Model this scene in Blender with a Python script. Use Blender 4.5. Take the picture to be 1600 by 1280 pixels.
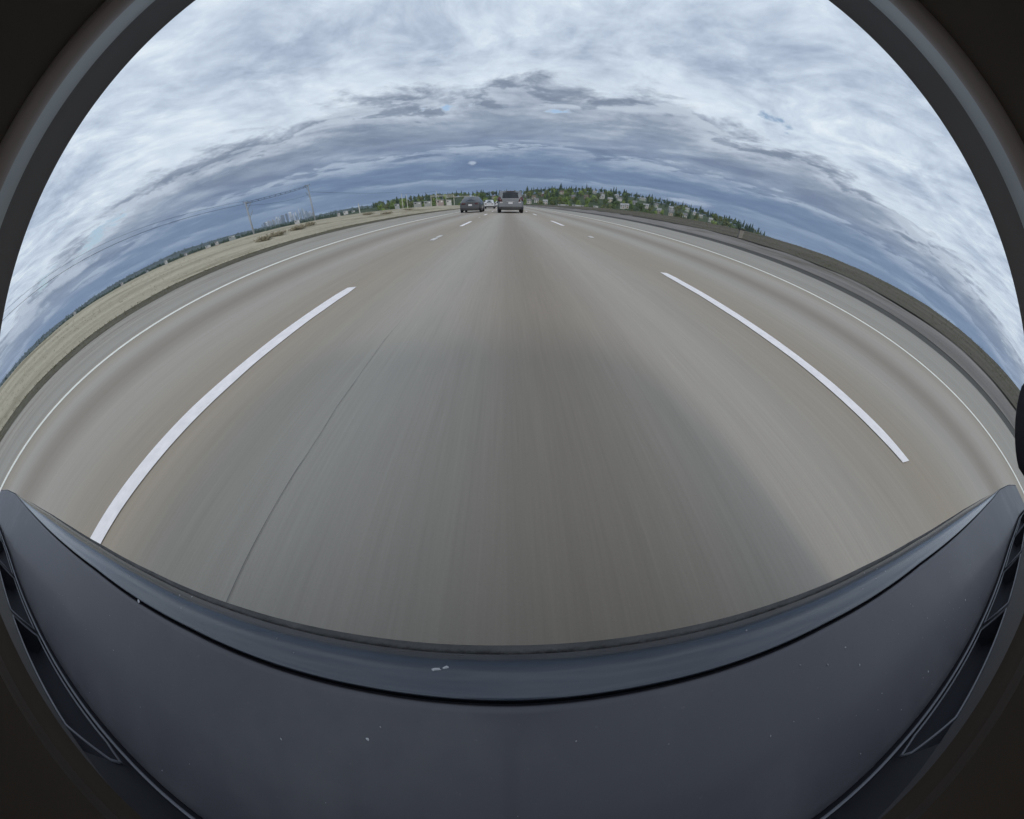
import bpy, math, random
from mathutils import Vector, Matrix
R = math.radians
rnd = random.Random(7)
scene = bpy.context.scene
col = scene.collection
for o in list(bpy.data.objects):
    bpy.data.objects.remove(o)

# ------------------------------------------------------------------ camera
EYE = 0.66
cd = bpy.data.cameras.new('fisheye_camera')
cam = bpy.data.objects.new('fisheye_camera', cd)
col.objects.link(cam)
scene.camera = cam
cd.type = 'PANO'
cd.panorama_type = 'FISHEYE_LENS_POLYNOMIAL'
cd.sensor_fit = 'HORIZONTAL'
cd.sensor_width = 36.0
cd.sensor_height = 36.0 * 819 / 1024
cd.fisheye_fov = 5.5
cd.fisheye_polynomial_k0 = 0.0
cd.fisheye_polynomial_k1 = -1.02169403e-01
cd.fisheye_polynomial_k2 = -4.28418011e-04
cd.fisheye_polynomial_k3 = 2.23666885e-04
cd.fisheye_polynomial_k4 = -8.37557704e-06
cd.clip_start = 0.0005
cd.clip_end = 30000
AX = Vector((0.999895, -0.01317, 0.006108))
AY = Vector((0.003767, 0.641703, 0.766944))
AF = Vector((0.01402, 0.76684, -0.641685))
M3 = Matrix((AX, AY, -AF)).transposed()
cam.matrix_world = Matrix.Translation((0, 0, EYE)) @ M3.to_4x4()

# ------------------------------------------------------------------ exposure
scene.view_settings.view_transform = 'Standard'
scene.view_settings.look = 'None'
scene.view_settings.gamma = 1.0
scene.view_settings.exposure = 0.1
scene.view_settings.use_curve_mapping = False
scene.cycles.max_bounces = 4
scene.cycles.diffuse_bounces = 2
scene.cycles.glossy_bounces = 2
scene.cycles.transmission_bounces = 1
scene.cycles.transparent_max_bounces = 4
scene.cycles.volume_bounces = 0
scene.cycles.adaptive_threshold = .02


# ------------------------------------------------------------------ node helper
class NG:
    def __init__(s, tree):
        s.t = tree; s.n = tree.nodes; s.l = tree.links
        s.n.clear()

    def new(s, typ, **kw):
        n = s.n.new(typ)
        for k, v in kw.items():
            setattr(n, k, v)
        return n

    def put(s, sock, v):
        if v is None:
            return
        if isinstance(v, bpy.types.NodeSocket):
            s.l.new(v, sock)
        else:
            try:
                sock.default_value = v
            except Exception:
                sock.default_value = (v, v, v)

    def m(s, op, a, b=None, c=None, clamp=False):
        n = s.new('ShaderNodeMath', operation=op, use_clamp=clamp)
        s.put(n.inputs[0], a); s.put(n.inputs[1], b); s.put(n.inputs[2], c)
        return n.outputs[0]

    def v(s, op, a, b=None, scale=None):
        n = s.new('ShaderNodeVectorMath', operation=op)
        s.put(n.inputs[0], a); s.put(n.inputs[1], b)
        if scale is not None:
            s.put(n.inputs['Scale'], scale)
        return n.outputs[1] if op in ('LENGTH', 'DOT_PRODUCT', 'DISTANCE') else n.outputs[0]

    def xyz(s, a):
        n = s.new('ShaderNodeSeparateXYZ'); s.put(n.inputs[0], a)
        return n.outputs

    def comb(s, x=0., y=0., z=0.):
        n = s.new('ShaderNodeCombineXYZ')
        s.put(n.inputs[0], x); s.put(n.inputs[1], y); s.put(n.inputs[2], z)
        return n.outputs[0]

    def noise(s, vec, scale=1., detail=4., rough=.5, dist=0., out=0):
        n = s.new('ShaderNodeTexNoise')
        s.put(n.inputs['Vector'], vec); s.put(n.inputs['Scale'], scale)
        s.put(n.inputs['Detail'], detail); s.put(n.inputs['Roughness'], rough)
        s.put(n.inputs['Distortion'], dist)
        return n.outputs[out]

    def ramp(s, fac, stops, interp='LINEAR'):
        n = s.new('ShaderNodeValToRGB')
        s.put(n.inputs[0], fac)
        cr = n.color_ramp; cr.interpolation = interp
        while len(cr.elements) < len(stops):
            cr.elements.new(0.5)
        for e, (p, c) in zip(cr.elements, stops):
            e.position = p
            if isinstance(c, (int, float)):
                c = (c, c, c)
            e.color = (c[0], c[1], c[2], 1)
        return n.outputs[0]

    def mix(s, fac, a, b, blend='MIX'):
        n = s.new('ShaderNodeMix', data_type='RGBA', blend_type=blend)
        s.put(n.inputs[0], fac)
        for sock, v in ((n.inputs[6], a), (n.inputs[7], b)):
            if isinstance(v, tuple) and len(v) == 3:
                v = (v[0], v[1], v[2], 1)
            s.put(sock, v)
        return n.outputs[2]

    def sstep(s, x, a, b):
        n = s.new('ShaderNodeMapRange', interpolation_type='SMOOTHSTEP')
        s.put(n.inputs[0], x); s.put(n.inputs[1], a); s.put(n.inputs[2], b)
        n.inputs[3].default_value = 0; n.inputs[4].default_value = 1
        return n.outputs[0]


# ------------------------------------------------------------------ sky
SUN_EL = R(24); SUN_TRAVEL = Vector((-0.18, 1.0, 0)).normalized()   # the sun stands behind the car, a little to the right
world = bpy.data.worlds.new('World')
scene.world = world
world.use_nodes = True
g = NG(world.node_tree)
SKY = 0.1
out = g.new('ShaderNodeOutputWorld')
world.cycles.sampling_method = 'MANUAL'; world.cycles.sample_map_resolution = 256
bg = g.new('ShaderNodeBackground'); bg.inputs[1].default_value = SKY
tc = g.new('ShaderNodeTexCoord')
d = tc.outputs['Generated']
dx, dy, dz = g.xyz(d)
sky = g.new('ShaderNodeTexSky', sky_type='NISHITA')
sky.sun_disc = False
sky.sun_elevation = SUN_EL
sky.sun_rotation = math.atan2(-SUN_TRAVEL.x, -SUN_TRAVEL.y)
sky.air_density = 1.0; sky.dust_density = 0.6
zc = g.m('MAXIMUM', dz, 0.0)
zi = g.m('ADD', zc, 0.045)
P = g.comb(g.m('DIVIDE', dx, zi), g.m('DIVIDE', dy, zi), 0.)
px, py, _ = g.xyz(P)
el = g.m('ARCSINE', zc)

# high sheet: soft ripples of altocumulus, brighter and greyer lumps
warp = g.noise(P, 0.6, 2, .5, 0, 1)
Pw = g.v('ADD', P, g.v('SCALE', g.v('SUBTRACT', warp, (0.5, 0.5, 0.5)), None, 0.9))
big = g.noise(Pw, 1.0, 4, .6)
rip = g.noise(g.v('MULTIPLY', g.v('ADD', Pw, (3.1, 1.7, 0)), (5.0, 4.0, 1)), 1.0, 8, .66, .15)
hv = g.m('ADD', g.m('MULTIPLY', big, .56), g.m('MULTIPLY', rip, .44))
high = g.ramp(hv, [(.35, (.31, .38, .50)), (.44, (.43, .51, .63)), (.53, (.57, .66, .77)), (.63, (.76, .84, .90))])

# low dark deck ahead: begins where the cloud plane passes y = 2.6 heights
edge_n = g.noise(Pw, 1.15, 6, .66)
edge_b = g.noise(P, 0.3, 1, .5)
deck_v = g.m('ADD', py, g.m('ADD', g.m('MULTIPLY', g.m('SUBTRACT', edge_n, .5), 2.5), g.m('ADD', g.m('MULTIPLY', g.m('SUBTRACT', edge_b, .5), 1.4), g.m('MULTIPLY', g.m('MAXIMUM', g.m('SUBTRACT', g.m('ABSOLUTE', px), 2.2), .0), .30))))
deck = g.sstep(deck_v, 2.3, 2.75)
deck_soft = g.sstep(deck_v, 2.3, 6.5)
az_ = g.m('ARCTAN2', dx, dy)
fr = g.noise(g.comb(g.m('MULTIPLY', az_, 3.0), g.m('MULTIPLY', el, 22.), 2.2), 1.0, 4, .55, .9)
dn = g.noise(g.v('MULTIPLY', Pw, (1.1, 1.4, 1)), 1.0, 4, .6)
dv = g.m('ADD', g.m('MULTIPLY', dn, .5), g.m('MULTIPLY', fr, .5))
lv = g.m('MULTIPLY', g.m('LOGARITHM', g.m('MAXIMUM', g.m('ADD', deck_v, g.m('MULTIPLY', g.m('SUBTRACT', dn, .5), 2.2)), .5), 2.718), 1.9)
saw = g.m('FRACT', lv)
bank = g.m('ADD', g.m('MULTIPLY', g.m('SUBTRACT', 1.0, g.sstep(saw, .0, .45)), .16), g.m('MULTIPLY', g.sstep(saw, .86, 1.), .16))
dv = g.m('ADD', dv, g.m('SUBTRACT', bank, .055))
deck_top = g.ramp(dv, [(.36, (.20, .245, .325)), (.49, (.30, .355, .445)), (.62, (.50, .565, .65))])
deck_far = g.ramp(dv, [(.34, (.098, .155, .275)), (.5, (.142, .215, .345)), (.68, (.30, .385, .51))])
deck_c = g.mix(deck_soft, deck_top, deck_far)
deck_c = g.mix(g.m('MULTIPLY', g.sstep(el, R(4.), R(0.)), .3), deck_c, (.20, .285, .45))
# small bright puffs of cumulus low in the sky
puffs = None
for a, e, sa, se in ((-5.9, 7.15, 1.1, .5), (-71, 6.0, 6.5, 1.1), (-80, 4.8, 7., 1.5), (84, 5.4, 5., 1.2), (31, 3.1, 6., .6)):
    q = g.comb(g.m('DIVIDE', g.m('SUBTRACT', az_, R(a)), R(sa)), g.m('DIVIDE', g.m('SUBTRACT', el, R(e)), R(se)), 0.)
    f = g.m('SUBTRACT', 1.0, g.v('LENGTH', q), clamp=True)
    puffs = f if puffs is None else g.m('MAXIMUM', puffs, f)
puff_n = g.noise(g.comb(g.m('MULTIPLY', az_, 30.), g.m('MULTIPLY', el, 75.), 5.), 1.0, 4, .6)
puff = g.sstep(g.m('ADD', puffs, g.m('MULTIPLY', g.m('SUBTRACT', puff_n, .5), g.m('MULTIPLY', g.m('GREATER_THAN', puffs, 0.), 1.6))), .15, .7)
deck_c = g.mix(g.m('MULTIPLY', puff, .7), deck_c, (.52, .59, .70))
# silver lining on the deck's edge
lin = g.sstep(deck_v, 1.6, 2.4)
high2 = g.mix(g.m('MULTIPLY', lin, .55), high, (.74, .82, .90))
# cloud-free slits where blue shows
gaps = None
for gx, gy, sx, sy, st in ((-.52, 2.95, .34, .16, 1.), (.50, 3.1, .32, .18, .9), (1.82, 2.02, .24, .15, 1.05), (2.1, 2.15, .24, .08, .8), (-4.6, 2.15, 1.4, .34, 1.1), (-5.6, 1.5, 1.5, .28, 1.), (9., 1.1, 3., .35, .7)):
    q = g.v('DIVIDE', g.v('SUBTRACT', P, (gx, gy, 0)), (sx, sy, 1))
    f = g.m('SUBTRACT', st, g.v('LENGTH', q), clamp=True)
    gaps = f if gaps is None else g.m('MAXIMUM', gaps, f)
gap = g.sstep(g.m('ADD', gaps, g.m('MULTIPLY', g.m('SUBTRACT', rip, .5), g.m('MULTIPLY', g.m('GREATER_THAN', gaps, .0), 3.2))), .45, .95)
hi10 = g.v('SCALE', high2, None, 1.0 / SKY)
skyc = g.mix(g.m('MULTIPLY', gap, .85), hi10, g.v('SCALE', sky.outputs[0], None, 1.15))
g.l.new(skyc, bg.inputs[0])
bg2 = g.new('ShaderNodeBackground'); bg2.inputs[1].default_value = SKY
g.l.new(g.v('SCALE', deck_c, None, 1.0 / SKY), bg2.inputs[0])
# the gaps cut through the deck's front as well
msh = g.new('ShaderNodeMixShader')
g.l.new(g.m('MULTIPLY', deck, g.m('SUBTRACT', 1.0, gap)), msh.inputs[0]); g.l.new(bg.outputs[0], msh.inputs[1]); g.l.new(bg2.outputs[0], msh.inputs[2])
g.l.new(msh.outputs[0], out.inputs[0])

# ------------------------------------------------------------------ sun
sd = bpy.data.lights.new('sun', 'SUN')
sd.energy = 1.2
sd.angle = R(10)
sd.color = (1.0, .95, .87)
sun = bpy.data.objects.new('sun', sd)
col.objects.link(sun)
tr = Vector((SUN_TRAVEL.x * math.cos(SUN_EL), SUN_TRAVEL.y * math.cos(SUN_EL), -math.sin(SUN_EL)))
sun.rotation_euler = tr.to_track_quat('-Z', 'Y').to_euler()
sun.location = (0, -20, 30)


# ------------------------------------------------------------------ materials
MATS = {}


def mat(name, color, rough=.8, var=.12, scale=3., metal=0., spec=.5, bump=0., vscale=(1, 1, 1), coat=0., tint=None):
    m = bpy.data.materials.new(name); m.use_nodes = True
    k = NG(m.node_tree)
    o = k.new('ShaderNodeOutputMaterial'); b = k.new('ShaderNodeBsdfPrincipled')
    k.l.new(b.outputs[0], o.inputs[0])
    t = k.new('ShaderNodeTexCoord')
    vec = k.v('MULTIPLY', t.outputs['Object'], vscale)
    n = k.noise(vec, scale, 4, .6)
    c0 = tuple(x * (1 - var) for x in color); c1 = tuple(x * (1 + var) for x in (tint or color))
    k.l.new(k.ramp(n, [(.3, c0), (.7, c1)]), b.inputs['Base Color'])
    b.inputs['Roughness'].default_value = rough
    b.inputs['Metallic'].default_value = metal
    b.inputs['Specular IOR Level'].default_value = spec
    b.inputs['Coat Weight'].default_value = coat
    b.inputs['Coat Roughness'].default_value = .08
    if bump:
        bn = k.new('ShaderNodeBump'); bn.inputs['Strength'].default_value = bump
        bn.inputs['Distance'].default_value = .02
        k.l.new(n, bn.inputs['Height']); k.l.new(bn.outputs[0], b.inputs['Normal'])
    MATS[name] = m
    return m


def mat_road():
    m = bpy.data.materials.new('worn_concrete_road'); m.use_nodes = True
    k = NG(m.node_tree)
    o = k.new('ShaderNodeOutputMaterial'); b = k.new('ShaderNodeBsdfPrincipled')
    k.l.new(b.outputs[0], o.inputs[0])
    t = k.new('ShaderNodeTexCoord')
    x, y, z = k.xyz(t.outputs['Object'])
    wob = k.noise(k.v('MULTIPLY', t.outputs['Object'], (.4, .05, 1)), 1., 2, .5)
    ph = k.m('FRACT', k.m('DIVIDE', k.m('ADD', k.m('ADD', x, 5.25), k.m('MULTIPLY', k.m('SUBTRACT', wob, .5), .5)), 3.635))
    wear = k.ramp(ph, [(0, (0.331, 0.277, 0.217)), (.12, (0.344, 0.292, 0.233)), (.25, (0.400, 0.361, 0.310)), (.36, (0.344, 0.304, 0.259)),
                       (.46, (0.272, 0.228, 0.183)), (.55, (0.293, 0.247, 0.200)), (.70, (0.407, 0.364, 0.316)), (.84, (0.361, 0.310, 0.252)), (1., (0.331, 0.277, 0.217))], 'B_SPLINE')
    s1 = k.noise(k.v('MULTIPLY', t.outputs['Object'], (1.7, .05, 1)), 1., 4, .55)
    s2 = k.noise(k.v('MULTIPLY', t.outputs['Object'], (16., .22, 1)), 1., 4, .6)
    s3 = k.noise(k.v('MULTIPLY', t.outputs['Object'], (90., 2.2, 1)), 1., 3, .6)
    pat = k.noise(t.outputs['Object'], .35, 3, .5)
    gr = k.noise(t.outputs['Object'], 140., 2, .6)
    f = k.m('ADD', k.m('ADD', k.m('MULTIPLY', s1, .34), k.m('MULTIPLY', s2, .20)), k.m('MULTIPLY', s3, .24))
    f = k.m('ADD', f, k.m('ADD', k.m('MULTIPLY', pat, .10), k.m('MULTIPLY', gr, .10)))
    f = k.m('ADD', f, .51)
    c = k.v('SCALE', wear, None, f)
    tint = k.mix(k.noise(k.v('MULTIPLY', t.outputs['Object'], (1.1, .07, 1)), 1., 3, .5), (1.03, 1., .95), (.97, 1., 1.04))
    k.l.new(k.v('MULTIPLY', c, tint), b.inputs['Base Color'])
    b.inputs['Roughness'].default_value = .78
    b.inputs['Specular IOR Level'].default_value = .35
    bn = k.new('ShaderNodeBump'); bn.inputs['Strength'].default_value = .15; bn.inputs['Distance'].default_value = .004
    k.l.new(k.m('ADD', gr, s3), bn.inputs['Height']); k.l.new(bn.outputs[0], b.inputs['Normal'])
    return m


def mat_strip(name, c0, c1, sx=3., sy=.12, grain=30., rough=.9, bump=.4, c2=None):
    """streaked soil, gravel or dry grass: colour runs along the road"""
    m = bpy.data.materials.new(name); m.use_nodes = True
    k = NG(m.node_tree)
    o = k.new('ShaderNodeOutputMaterial'); b = k.new('ShaderNodeBsdfPrincipled')
    k.l.new(b.outputs[0], o.inputs[0])
    t = k.new('ShaderNodeTexCoord')
    O = t.outputs['Object']
    s1 = k.noise(k.v('MULTIPLY', O, (sx, sy, sx)), 1., 5, .6)
    s2 = k.noise(k.v('MULTIPLY', O, (sx * .35, sy * .6, 1)), 1., 3, .5)
    gr = k.noise(O, grain, 4, .65)
    f = k.m('ADD', k.m('ADD', k.m('MULTIPLY', s1, .45), k.m('MULTIPLY', s2, .3)), k.m('MULTIPLY', gr, .25))
    c = k.ramp(f, [(.34, c0), (.64, c1)])
    if c2:
        c = k.mix(k.sstep(k.noise(k.v('MULTIPLY', O, (.25, .06, 1)), 1., 4, .6), .52, .66), c, c2)
    k.l.new(c, b.inputs['Base Color'])
    b.inputs['Roughness'].default_value = rough
    b.inputs['Specular IOR Level'].default_value = .15
    bn = k.new('ShaderNodeBump'); bn.inputs['Strength'].default_value = bump; bn.inputs['Distance'].default_value = .03
    k.l.new(gr, bn.inputs['Height']); k.l.new(bn.outputs[0], b.inputs['Normal'])
    MATS[name] = m
    return m


# ------------------------------------------------------------------ mesh builder
class MB:
    def __init__(s):
        s.v = []; s.f = []; s.mi = []

    def quad(s, a, b, c, d_, mi=0):
        i = len(s.v); s.v += [tuple(a), tuple(b), tuple(c), tuple(d_)]; s.f.append((i, i + 1, i + 2, i + 3)); s.mi.append(mi)

    def tri(s, a, b, c, mi=0):
        i = len(s.v); s.v += [tuple(a), tuple(b), tuple(c)]; s.f.append((i, i + 1, i + 2)); s.mi.append(mi)

    def box(s, x0, x1, y0, y1, z0, z1):
        i = len(s.v)
        s.v += [(x0, y0, z0), (x1, y0, z0), (x1, y1, z0), (x0, y1, z0), (x0, y0, z1), (x1, y0, z1), (x1, y1, z1), (x0, y1, z1)]
        s.f += [tuple(i + j for j in f) for f in ((0, 3, 2, 1), (4, 5, 6, 7), (0, 1, 5, 4), (1, 2, 6, 5), (2, 3, 7, 6), (3, 0, 4, 7))]
        return s

    def tube(s, pts, rads, n=8, caps=True):
        pts = [Vector(p) for p in pts]
        if isinstance(rads, (int, float)):
            rads = [rads] * len(pts)
        rings = []
        for j, p in enumerate(pts):
            t = (pts[min(j + 1, len(pts) - 1)] - pts[max(j - 1, 0)]).normalized()
            u = t.orthogonal().normalized() if j == 0 else (u - t * u.dot(t)).normalized()
            w = t.cross(u)
            i = len(s.v)
            for a in range(n):
                an = 2 * math.pi * a / n
                s.v.append(tuple(p + (u * math.cos(an) + w * math.sin(an)) * rads[j]))
            rings.append(i)
        for a, b in zip(rings, rings[1:]):
            for c in range(n):
                s.f.append((a + c, a + (c + 1) % n, b + (c + 1) % n, b + c))
        if caps:
            s.f.append(tuple(rings[0] + c for c in reversed(range(n))))
            s.f.append(tuple(rings[-1] + c for c in range(n)))
        return s

    def grid(s, rows):
        """rows of equal length of points"""
        i = len(s.v); n = len(rows[0])
        for r in rows:
            s.v += [tuple(p) for p in r]
        for a in range(len(rows) - 1):
            for b in range(n - 1):
                s.f.append((i + a * n + b, i + a * n + b + 1, i + (a + 1) * n + b + 1, i + (a + 1) * n + b))
        return s

    def mesh(s, name, smooth=False):
        me = bpy.data.meshes.new(name)
        me.from_pydata(s.v, [], s.f)
        if smooth:
            me.polygons.foreach_set('use_smooth', [True] * len(me.polygons))
        me.update()
        return me

    def build(s, name, m, parent=None, smooth=False, loc=None):
        me = s.mesh(name, smooth)
        if m:
            me.materials.append(m)
        o = bpy.data.objects.new(name, me)
        col.objects.link(o)
        if parent is not None:
            o.parent = parent
        if loc is not None:
            o.location = loc
        return o


def empty(name, loc, rz=0.):
    o = bpy.data.objects.new(name, None)
    o.empty_display_size = .2
    o.location = loc; o.rotation_euler = (0, 0, rz)
    col.objects.link(o)
    return o


def tag(o, label, cat, group=None):
    o['label'] = label; o['category'] = cat
    if group:
        o['group'] = group
    return o


def struct(o):
    o['kind'] = 'structure'
    return o


def bev(o, w, seg=2):
    md = o.modifiers.new('bevel', 'BEVEL'); md.width = w; md.segments = seg; md.limit_method = 'ANGLE'
    return o


def at(az, el_, dist):
    """a point at compass angle az (degrees, right positive), elevation el above the eye, ground distance dist"""
    return Vector((dist * math.sin(R(az)), dist * math.cos(R(az)), EYE + dist * math.tan(R(el_))))


# ================================================================== THE LARGE STRUCTURE
ROAD = mat_road()
SHOULDER = mat_strip('asphalt_shoulder', (0.285, 0.262, 0.230), (0.407, 0.373, 0.324), 2.2, .06, 60., .9, .25)
GRAVEL = mat_strip('gravel_edge', (.22, .20, .17), (.47, .425, .365), 4., .35, 16., .95, .8)
GRAVEL2 = mat_strip('grey_gravel_bank', (.155, .141, .128), (.285, .26, .238), 2.4, .10, 18., .95, .6, (.13, .112, .09))
DITCH = mat_strip('dark_soil_weeds', (0.074, 0.068, 0.049), (0.155, 0.138, 0.100), 4., .35, 14., .95, .9)
DITCH2 = mat_strip('dark_tarry_edge', (0.060, 0.056, 0.052), (0.114, 0.107, 0.097), 5., .1, 24., .9, .6)
DRY = mat_strip('dry_grass_ground', (.255, .225, .165), (.52, .46, .345), 1.1, .05, 5., .95, .5, (.25, .215, .145))
BERM = mat_strip('brown_grass_bank', (.062, .055, .042), (.150, .133, .100), 1.0, .05, 6., .95, .5, (.092, .092, .062))
PLAIN = mat_strip('far_plain', (.10, .105, .06), (.17, .165, .10), .02, .01, .2, .95, .0)
LINEW = mat('worn_white_paint', (.84, .81, .72), .6, .10, 9., bump=.1)
DASHW = mat('lane_paint', (.90, .84, .82), .6, .08, 14., bump=.1)
SEAM = mat('joint_tar', (.145, .143, .14), .6)

for pm in (LINEW, DASHW):
    k = NG.__new__(NG); k.t = pm.node_tree; k.n = k.t.nodes; k.l = k.t.links
    pb = [q for q in k.n if q.type == 'BSDF_PRINCIPLED'][0]
    base = pb.inputs['Base Color'].links[0].from_socket
    tc_ = k.new('ShaderNodeTexCoord')
    w1 = k.noise(k.v('MULTIPLY', tc_.outputs['Object'], (45., 1.6, 1)), 1., 5, .7)
    w2 = k.noise(tc_.outputs['Object'], 60., 3, .7)
    w3 = k.noise(k.v('MULTIPLY', tc_.outputs['Object'], (1., .5, 1)), 1., 2, .5)
    wv = k.m('ADD', k.m('ADD', k.m('MULTIPLY', w1, .45), k.m('MULTIPLY', w2, .25)), k.m('MULTIPLY', w3, .3))
    k.l.new(k.mix(k.sstep(wv, .56, .74), base, (.36, .345, .32)), pb.inputs['Base Color'])

Y0, Y1 = -60., 700.


def strip(name, m, prof, y0=Y0, y1=Y1, n=60, bumpy=0., seed=1, wig=(0, 0)):
    """a long strip of ground along the road with cross profile prof = [(x, z)...]"""
    rr = random.Random(seed)
    ys = [y0 + (y1 - y0) * (j / n) ** 1.5 for j in range(n + 1)]
    rows = []
    for y in ys:
        w_ = [rr.uniform(-1, 1) * wig[0]] + [0] * (len(prof) - 2) + [rr.uniform(-1, 1) * wig[1]]
        rows.append([(x + w_[i] + (rr.uniform(-1, 1) * bumpy * 3 if 0 < i < len(prof) - 1 else 0), y, z + (rr.uniform(-1, 1) * bumpy if 0 < i < len(prof) - 1 else 0)) for i, (x, z) in enumerate(prof)])
    return struct(MB().grid(rows).build(name, m, smooth=True))


ground = struct(MB().grid([[(x, y, z) for x, z in ((-6000, -30), (-400, -6), (-60, -3.0), (-12, -.5), (0, -.45), (12, -.5), (60, -3.), (400, -6), (6000, -30))] for y in (-3000, -200, 0, 300, 900, 3000, 6000)]).build('ground', PLAIN))
road = strip('road', ROAD, [(-5.50, 0), (-1.58, .0), (1.98, 0), (5.90, 0)], n=10)
strip('left_shoulder', SHOULDER, [(-7.45, -.012), (-5.50, -.004)], n=10)
strip('right_shoulder', SHOULDER, [(5.90, -.004), (10.1, -.012)], n=10)
strip('left_gravel_verge', GRAVEL, [(-10.6, -.024), (-9.4, .0), (-8.4, -.01), (-7.45, -.02)], n=120, bumpy=.012, seed=2)
strip('left_ditch', DITCH, [(-13.3, -.012), (-12.2, -.012), (-11.2, -.012), (-10.3, -.008)], n=420, bumpy=.006, seed=3, wig=(0, .16))
strip('left_grass_bank', DRY, [(-60, -3.2), (-40, -.6), (-30, .7), (-26, 1.02), (-23, 1.0), (-20, .72), (-17, .38), (-15, .15), (-13.0, .0)], n=420, bumpy=.03, seed=4, wig=(0, .2))
strip('right_ditch', DITCH2, [(10.0, -.008), (10.6, -.022), (11.4, -.022), (12.3, -.01)], n=420, bumpy=.006, seed=5, wig=(.10, 0))
strip('right_gravel_bank', GRAVEL2, [(12.0, .0), (12.6, .13), (13.2, .24), (14.3, .36)], n=420, bumpy=.012, seed=6, wig=(.12, 0))
strip('right_grass_bank', BERM, [(14.0, .362), (15., .46), (17.0, .64), (19., .80), (20.5, .93), (22, .99), (24, .9), (32, -.4), (60, -3.2)], n=420, bumpy=.02, seed=8, wig=(.3, 0))

# painted lines are parts of the road
for x, wd in ((-5.26, .19), (5.66, .155)):
    MB().grid([[(x - wd / 2, y, .004), (x + wd / 2, y, .004)] for y in (-60, 0, 100, 300, 650)]).build('edge_line', LINEW, road)


def dash(x, ya, yb, w=.13):
    n = 14; rows = []
    for j in range(n + 1):
        t = j / n
        tap = min(1., (.75 + t * n * .5), (.75 + (1 - t) * n * .5))
        e = [rnd.uniform(-.004, .004) for _ in range(2)]
        rows.append([(x - w / 2 * tap + e[0], ya + (yb - ya) * t, .0045), (x + w / 2 * tap + e[1], ya + (yb - ya) * t, .0045)])
    MB().grid(rows).build('lane_dash', DASHW, road)


for k in range(-1, 12):
    dash(-1.575, -.25 + 10.65 * k, 2.72 + 10.65 * k)
    dash(1.985, .365 + 10.65 * k, 3.50 + 10.65 * k)
pts = []
y = -8.
while y < 2.3:
    pts.append((-.70 + .006 * math.sin(y * 3.1) + rnd.uniform(-.004, .004), y, .0011 * min(1., (2.35 - y) / 1.6) * rnd.uniform(.6, 1.2))); y += rnd.uniform(.05, .16)
MB().grid([[(x - w, y, .003), (x + w, y, .003)] for x, y, w in pts]).build('joint_seal', SEAM, road)

# ------------------------------------------------------------------ far hills
HILLG = mat_strip('wooded_hill_ground', (.030, .048, .020), (.075, .095, .045), .05, .05, .4, .95, .3)
BLUEH = mat_strip('far_wooded_ridge', (.022, .035, .022), (.05, .065, .045), .01, .01, .03, .95, .2)
rh = random.Random(21)


def interp(tab, x):
    if x <= tab[0][0]:
        return tab[0][1]
    for (a, b), (c, d_) in zip(tab, tab[1:]):
        if x <= c:
            return b + (d_ - b) * (x - a) / (c - a)
    return tab[-1][1]


# skyline of the right-hand hill without its trees: az -> elevation
RID = [(-32, .15), (-25, .85), (-18, 1.4), (-10, 1.5), (-4, 1.55), (2, 1.75), (8, 2.35), (14, 2.75), (22, 2.6), (28, 2.15), (34, 1.6), (39, 1.1), (43, .6), (46, .1), (50, -.3), (60, -.4)]
D0, D1 = 380., 900.


def hill_z(az, t):
    """height on the hillside: t = 0 at the foot, 1 on the ridge"""
    top = EYE + D1 * math.tan(R(interp(RID, az)))
    return -4. + (top + 4.) * (t ** .85)


rows = []
for t in (0, .12, .25, .4, .55, .7, .85, 1., 1.2, 1.5):
    row = []
    for j in range(93):
        az = -32 + j
        dd = D0 + (D1 - D0) * t
        z = hill_z(az, min(t, 1.)) - (max(0, t - 1.) * 90)
        p = Vector((dd * math.sin(R(az)), dd * math.cos(R(az)), z + rh.uniform(-1, 1) * (1.2 if 0 < t < 1 else .3)))
        row.append(p)
    rows.append(row)
hill = struct(MB().grid(rows).build('hillside', HILLG, smooth=True))


def ridge(name, tab, dist, m, depth=700., n=150, rough=.04):
    a0, a1 = tab[0][0], tab[-1][0]
    rows = [[], [], [], []]
    for j in range(n + 1):
        az = a0 + (a1 - a0) * j / n
        e = interp(tab, az) + rh.uniform(-1, 1) * rough
        for r_, (dd, zz) in zip(rows, ((dist - depth, -30.), (dist - depth * .45, EYE + (dist) * math.tan(R(e)) * .55 - 6), (dist, EYE + dist * math.tan(R(e))), (dist + depth, -40.))):
            r_.append((dd * math.sin(R(az)), dd * math.cos(R(az)), zz))
    return struct(MB().grid(rows).build(name, m, smooth=True))


LRID = [(-100, 1.15), (-92, 1.2), (-84, 1.3), (-78, 1.45), (-72, 1.35), (-66, 1.5), (-60, 1.55), (-55, 1.75), (-50, 1.5), (-45, 1.35), (-42, 1.2), (-38, 1.1), (-34, 1.1), (-30, 1.35), (-26, 1.4), (-20, 1.2)]
ridge('far_ridge', LRID, 4300., BLUEH)
ridge('near_ridge', [(-98, .75), (-88, .95), (-80, .9), (-72, 1.0), (-64, 1.0), (-56, 1.05), (-48, 1.0), (-42, .95), (-34, .85), (-27, .95), (-20, .8)], 1500., HILLG, 350.)

# ================================================================== THE CAMERA'S OWN HOUSING (a dished face behind the lens)
CHAR = mat('charcoal_plastic', (0.058, 0.053, 0.055), .55, .1, 40.)
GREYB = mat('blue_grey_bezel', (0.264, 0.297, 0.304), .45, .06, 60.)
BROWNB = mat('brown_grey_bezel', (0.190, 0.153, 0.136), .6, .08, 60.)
BLACKB = mat('lens_well_and_bezel_shade', (0.030, 0.019, 0.011), .7, .2, 50.)
RIMW = mat('bezel_rim_line', (.18, .18, .20), .35, .05, 60.)


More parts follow.
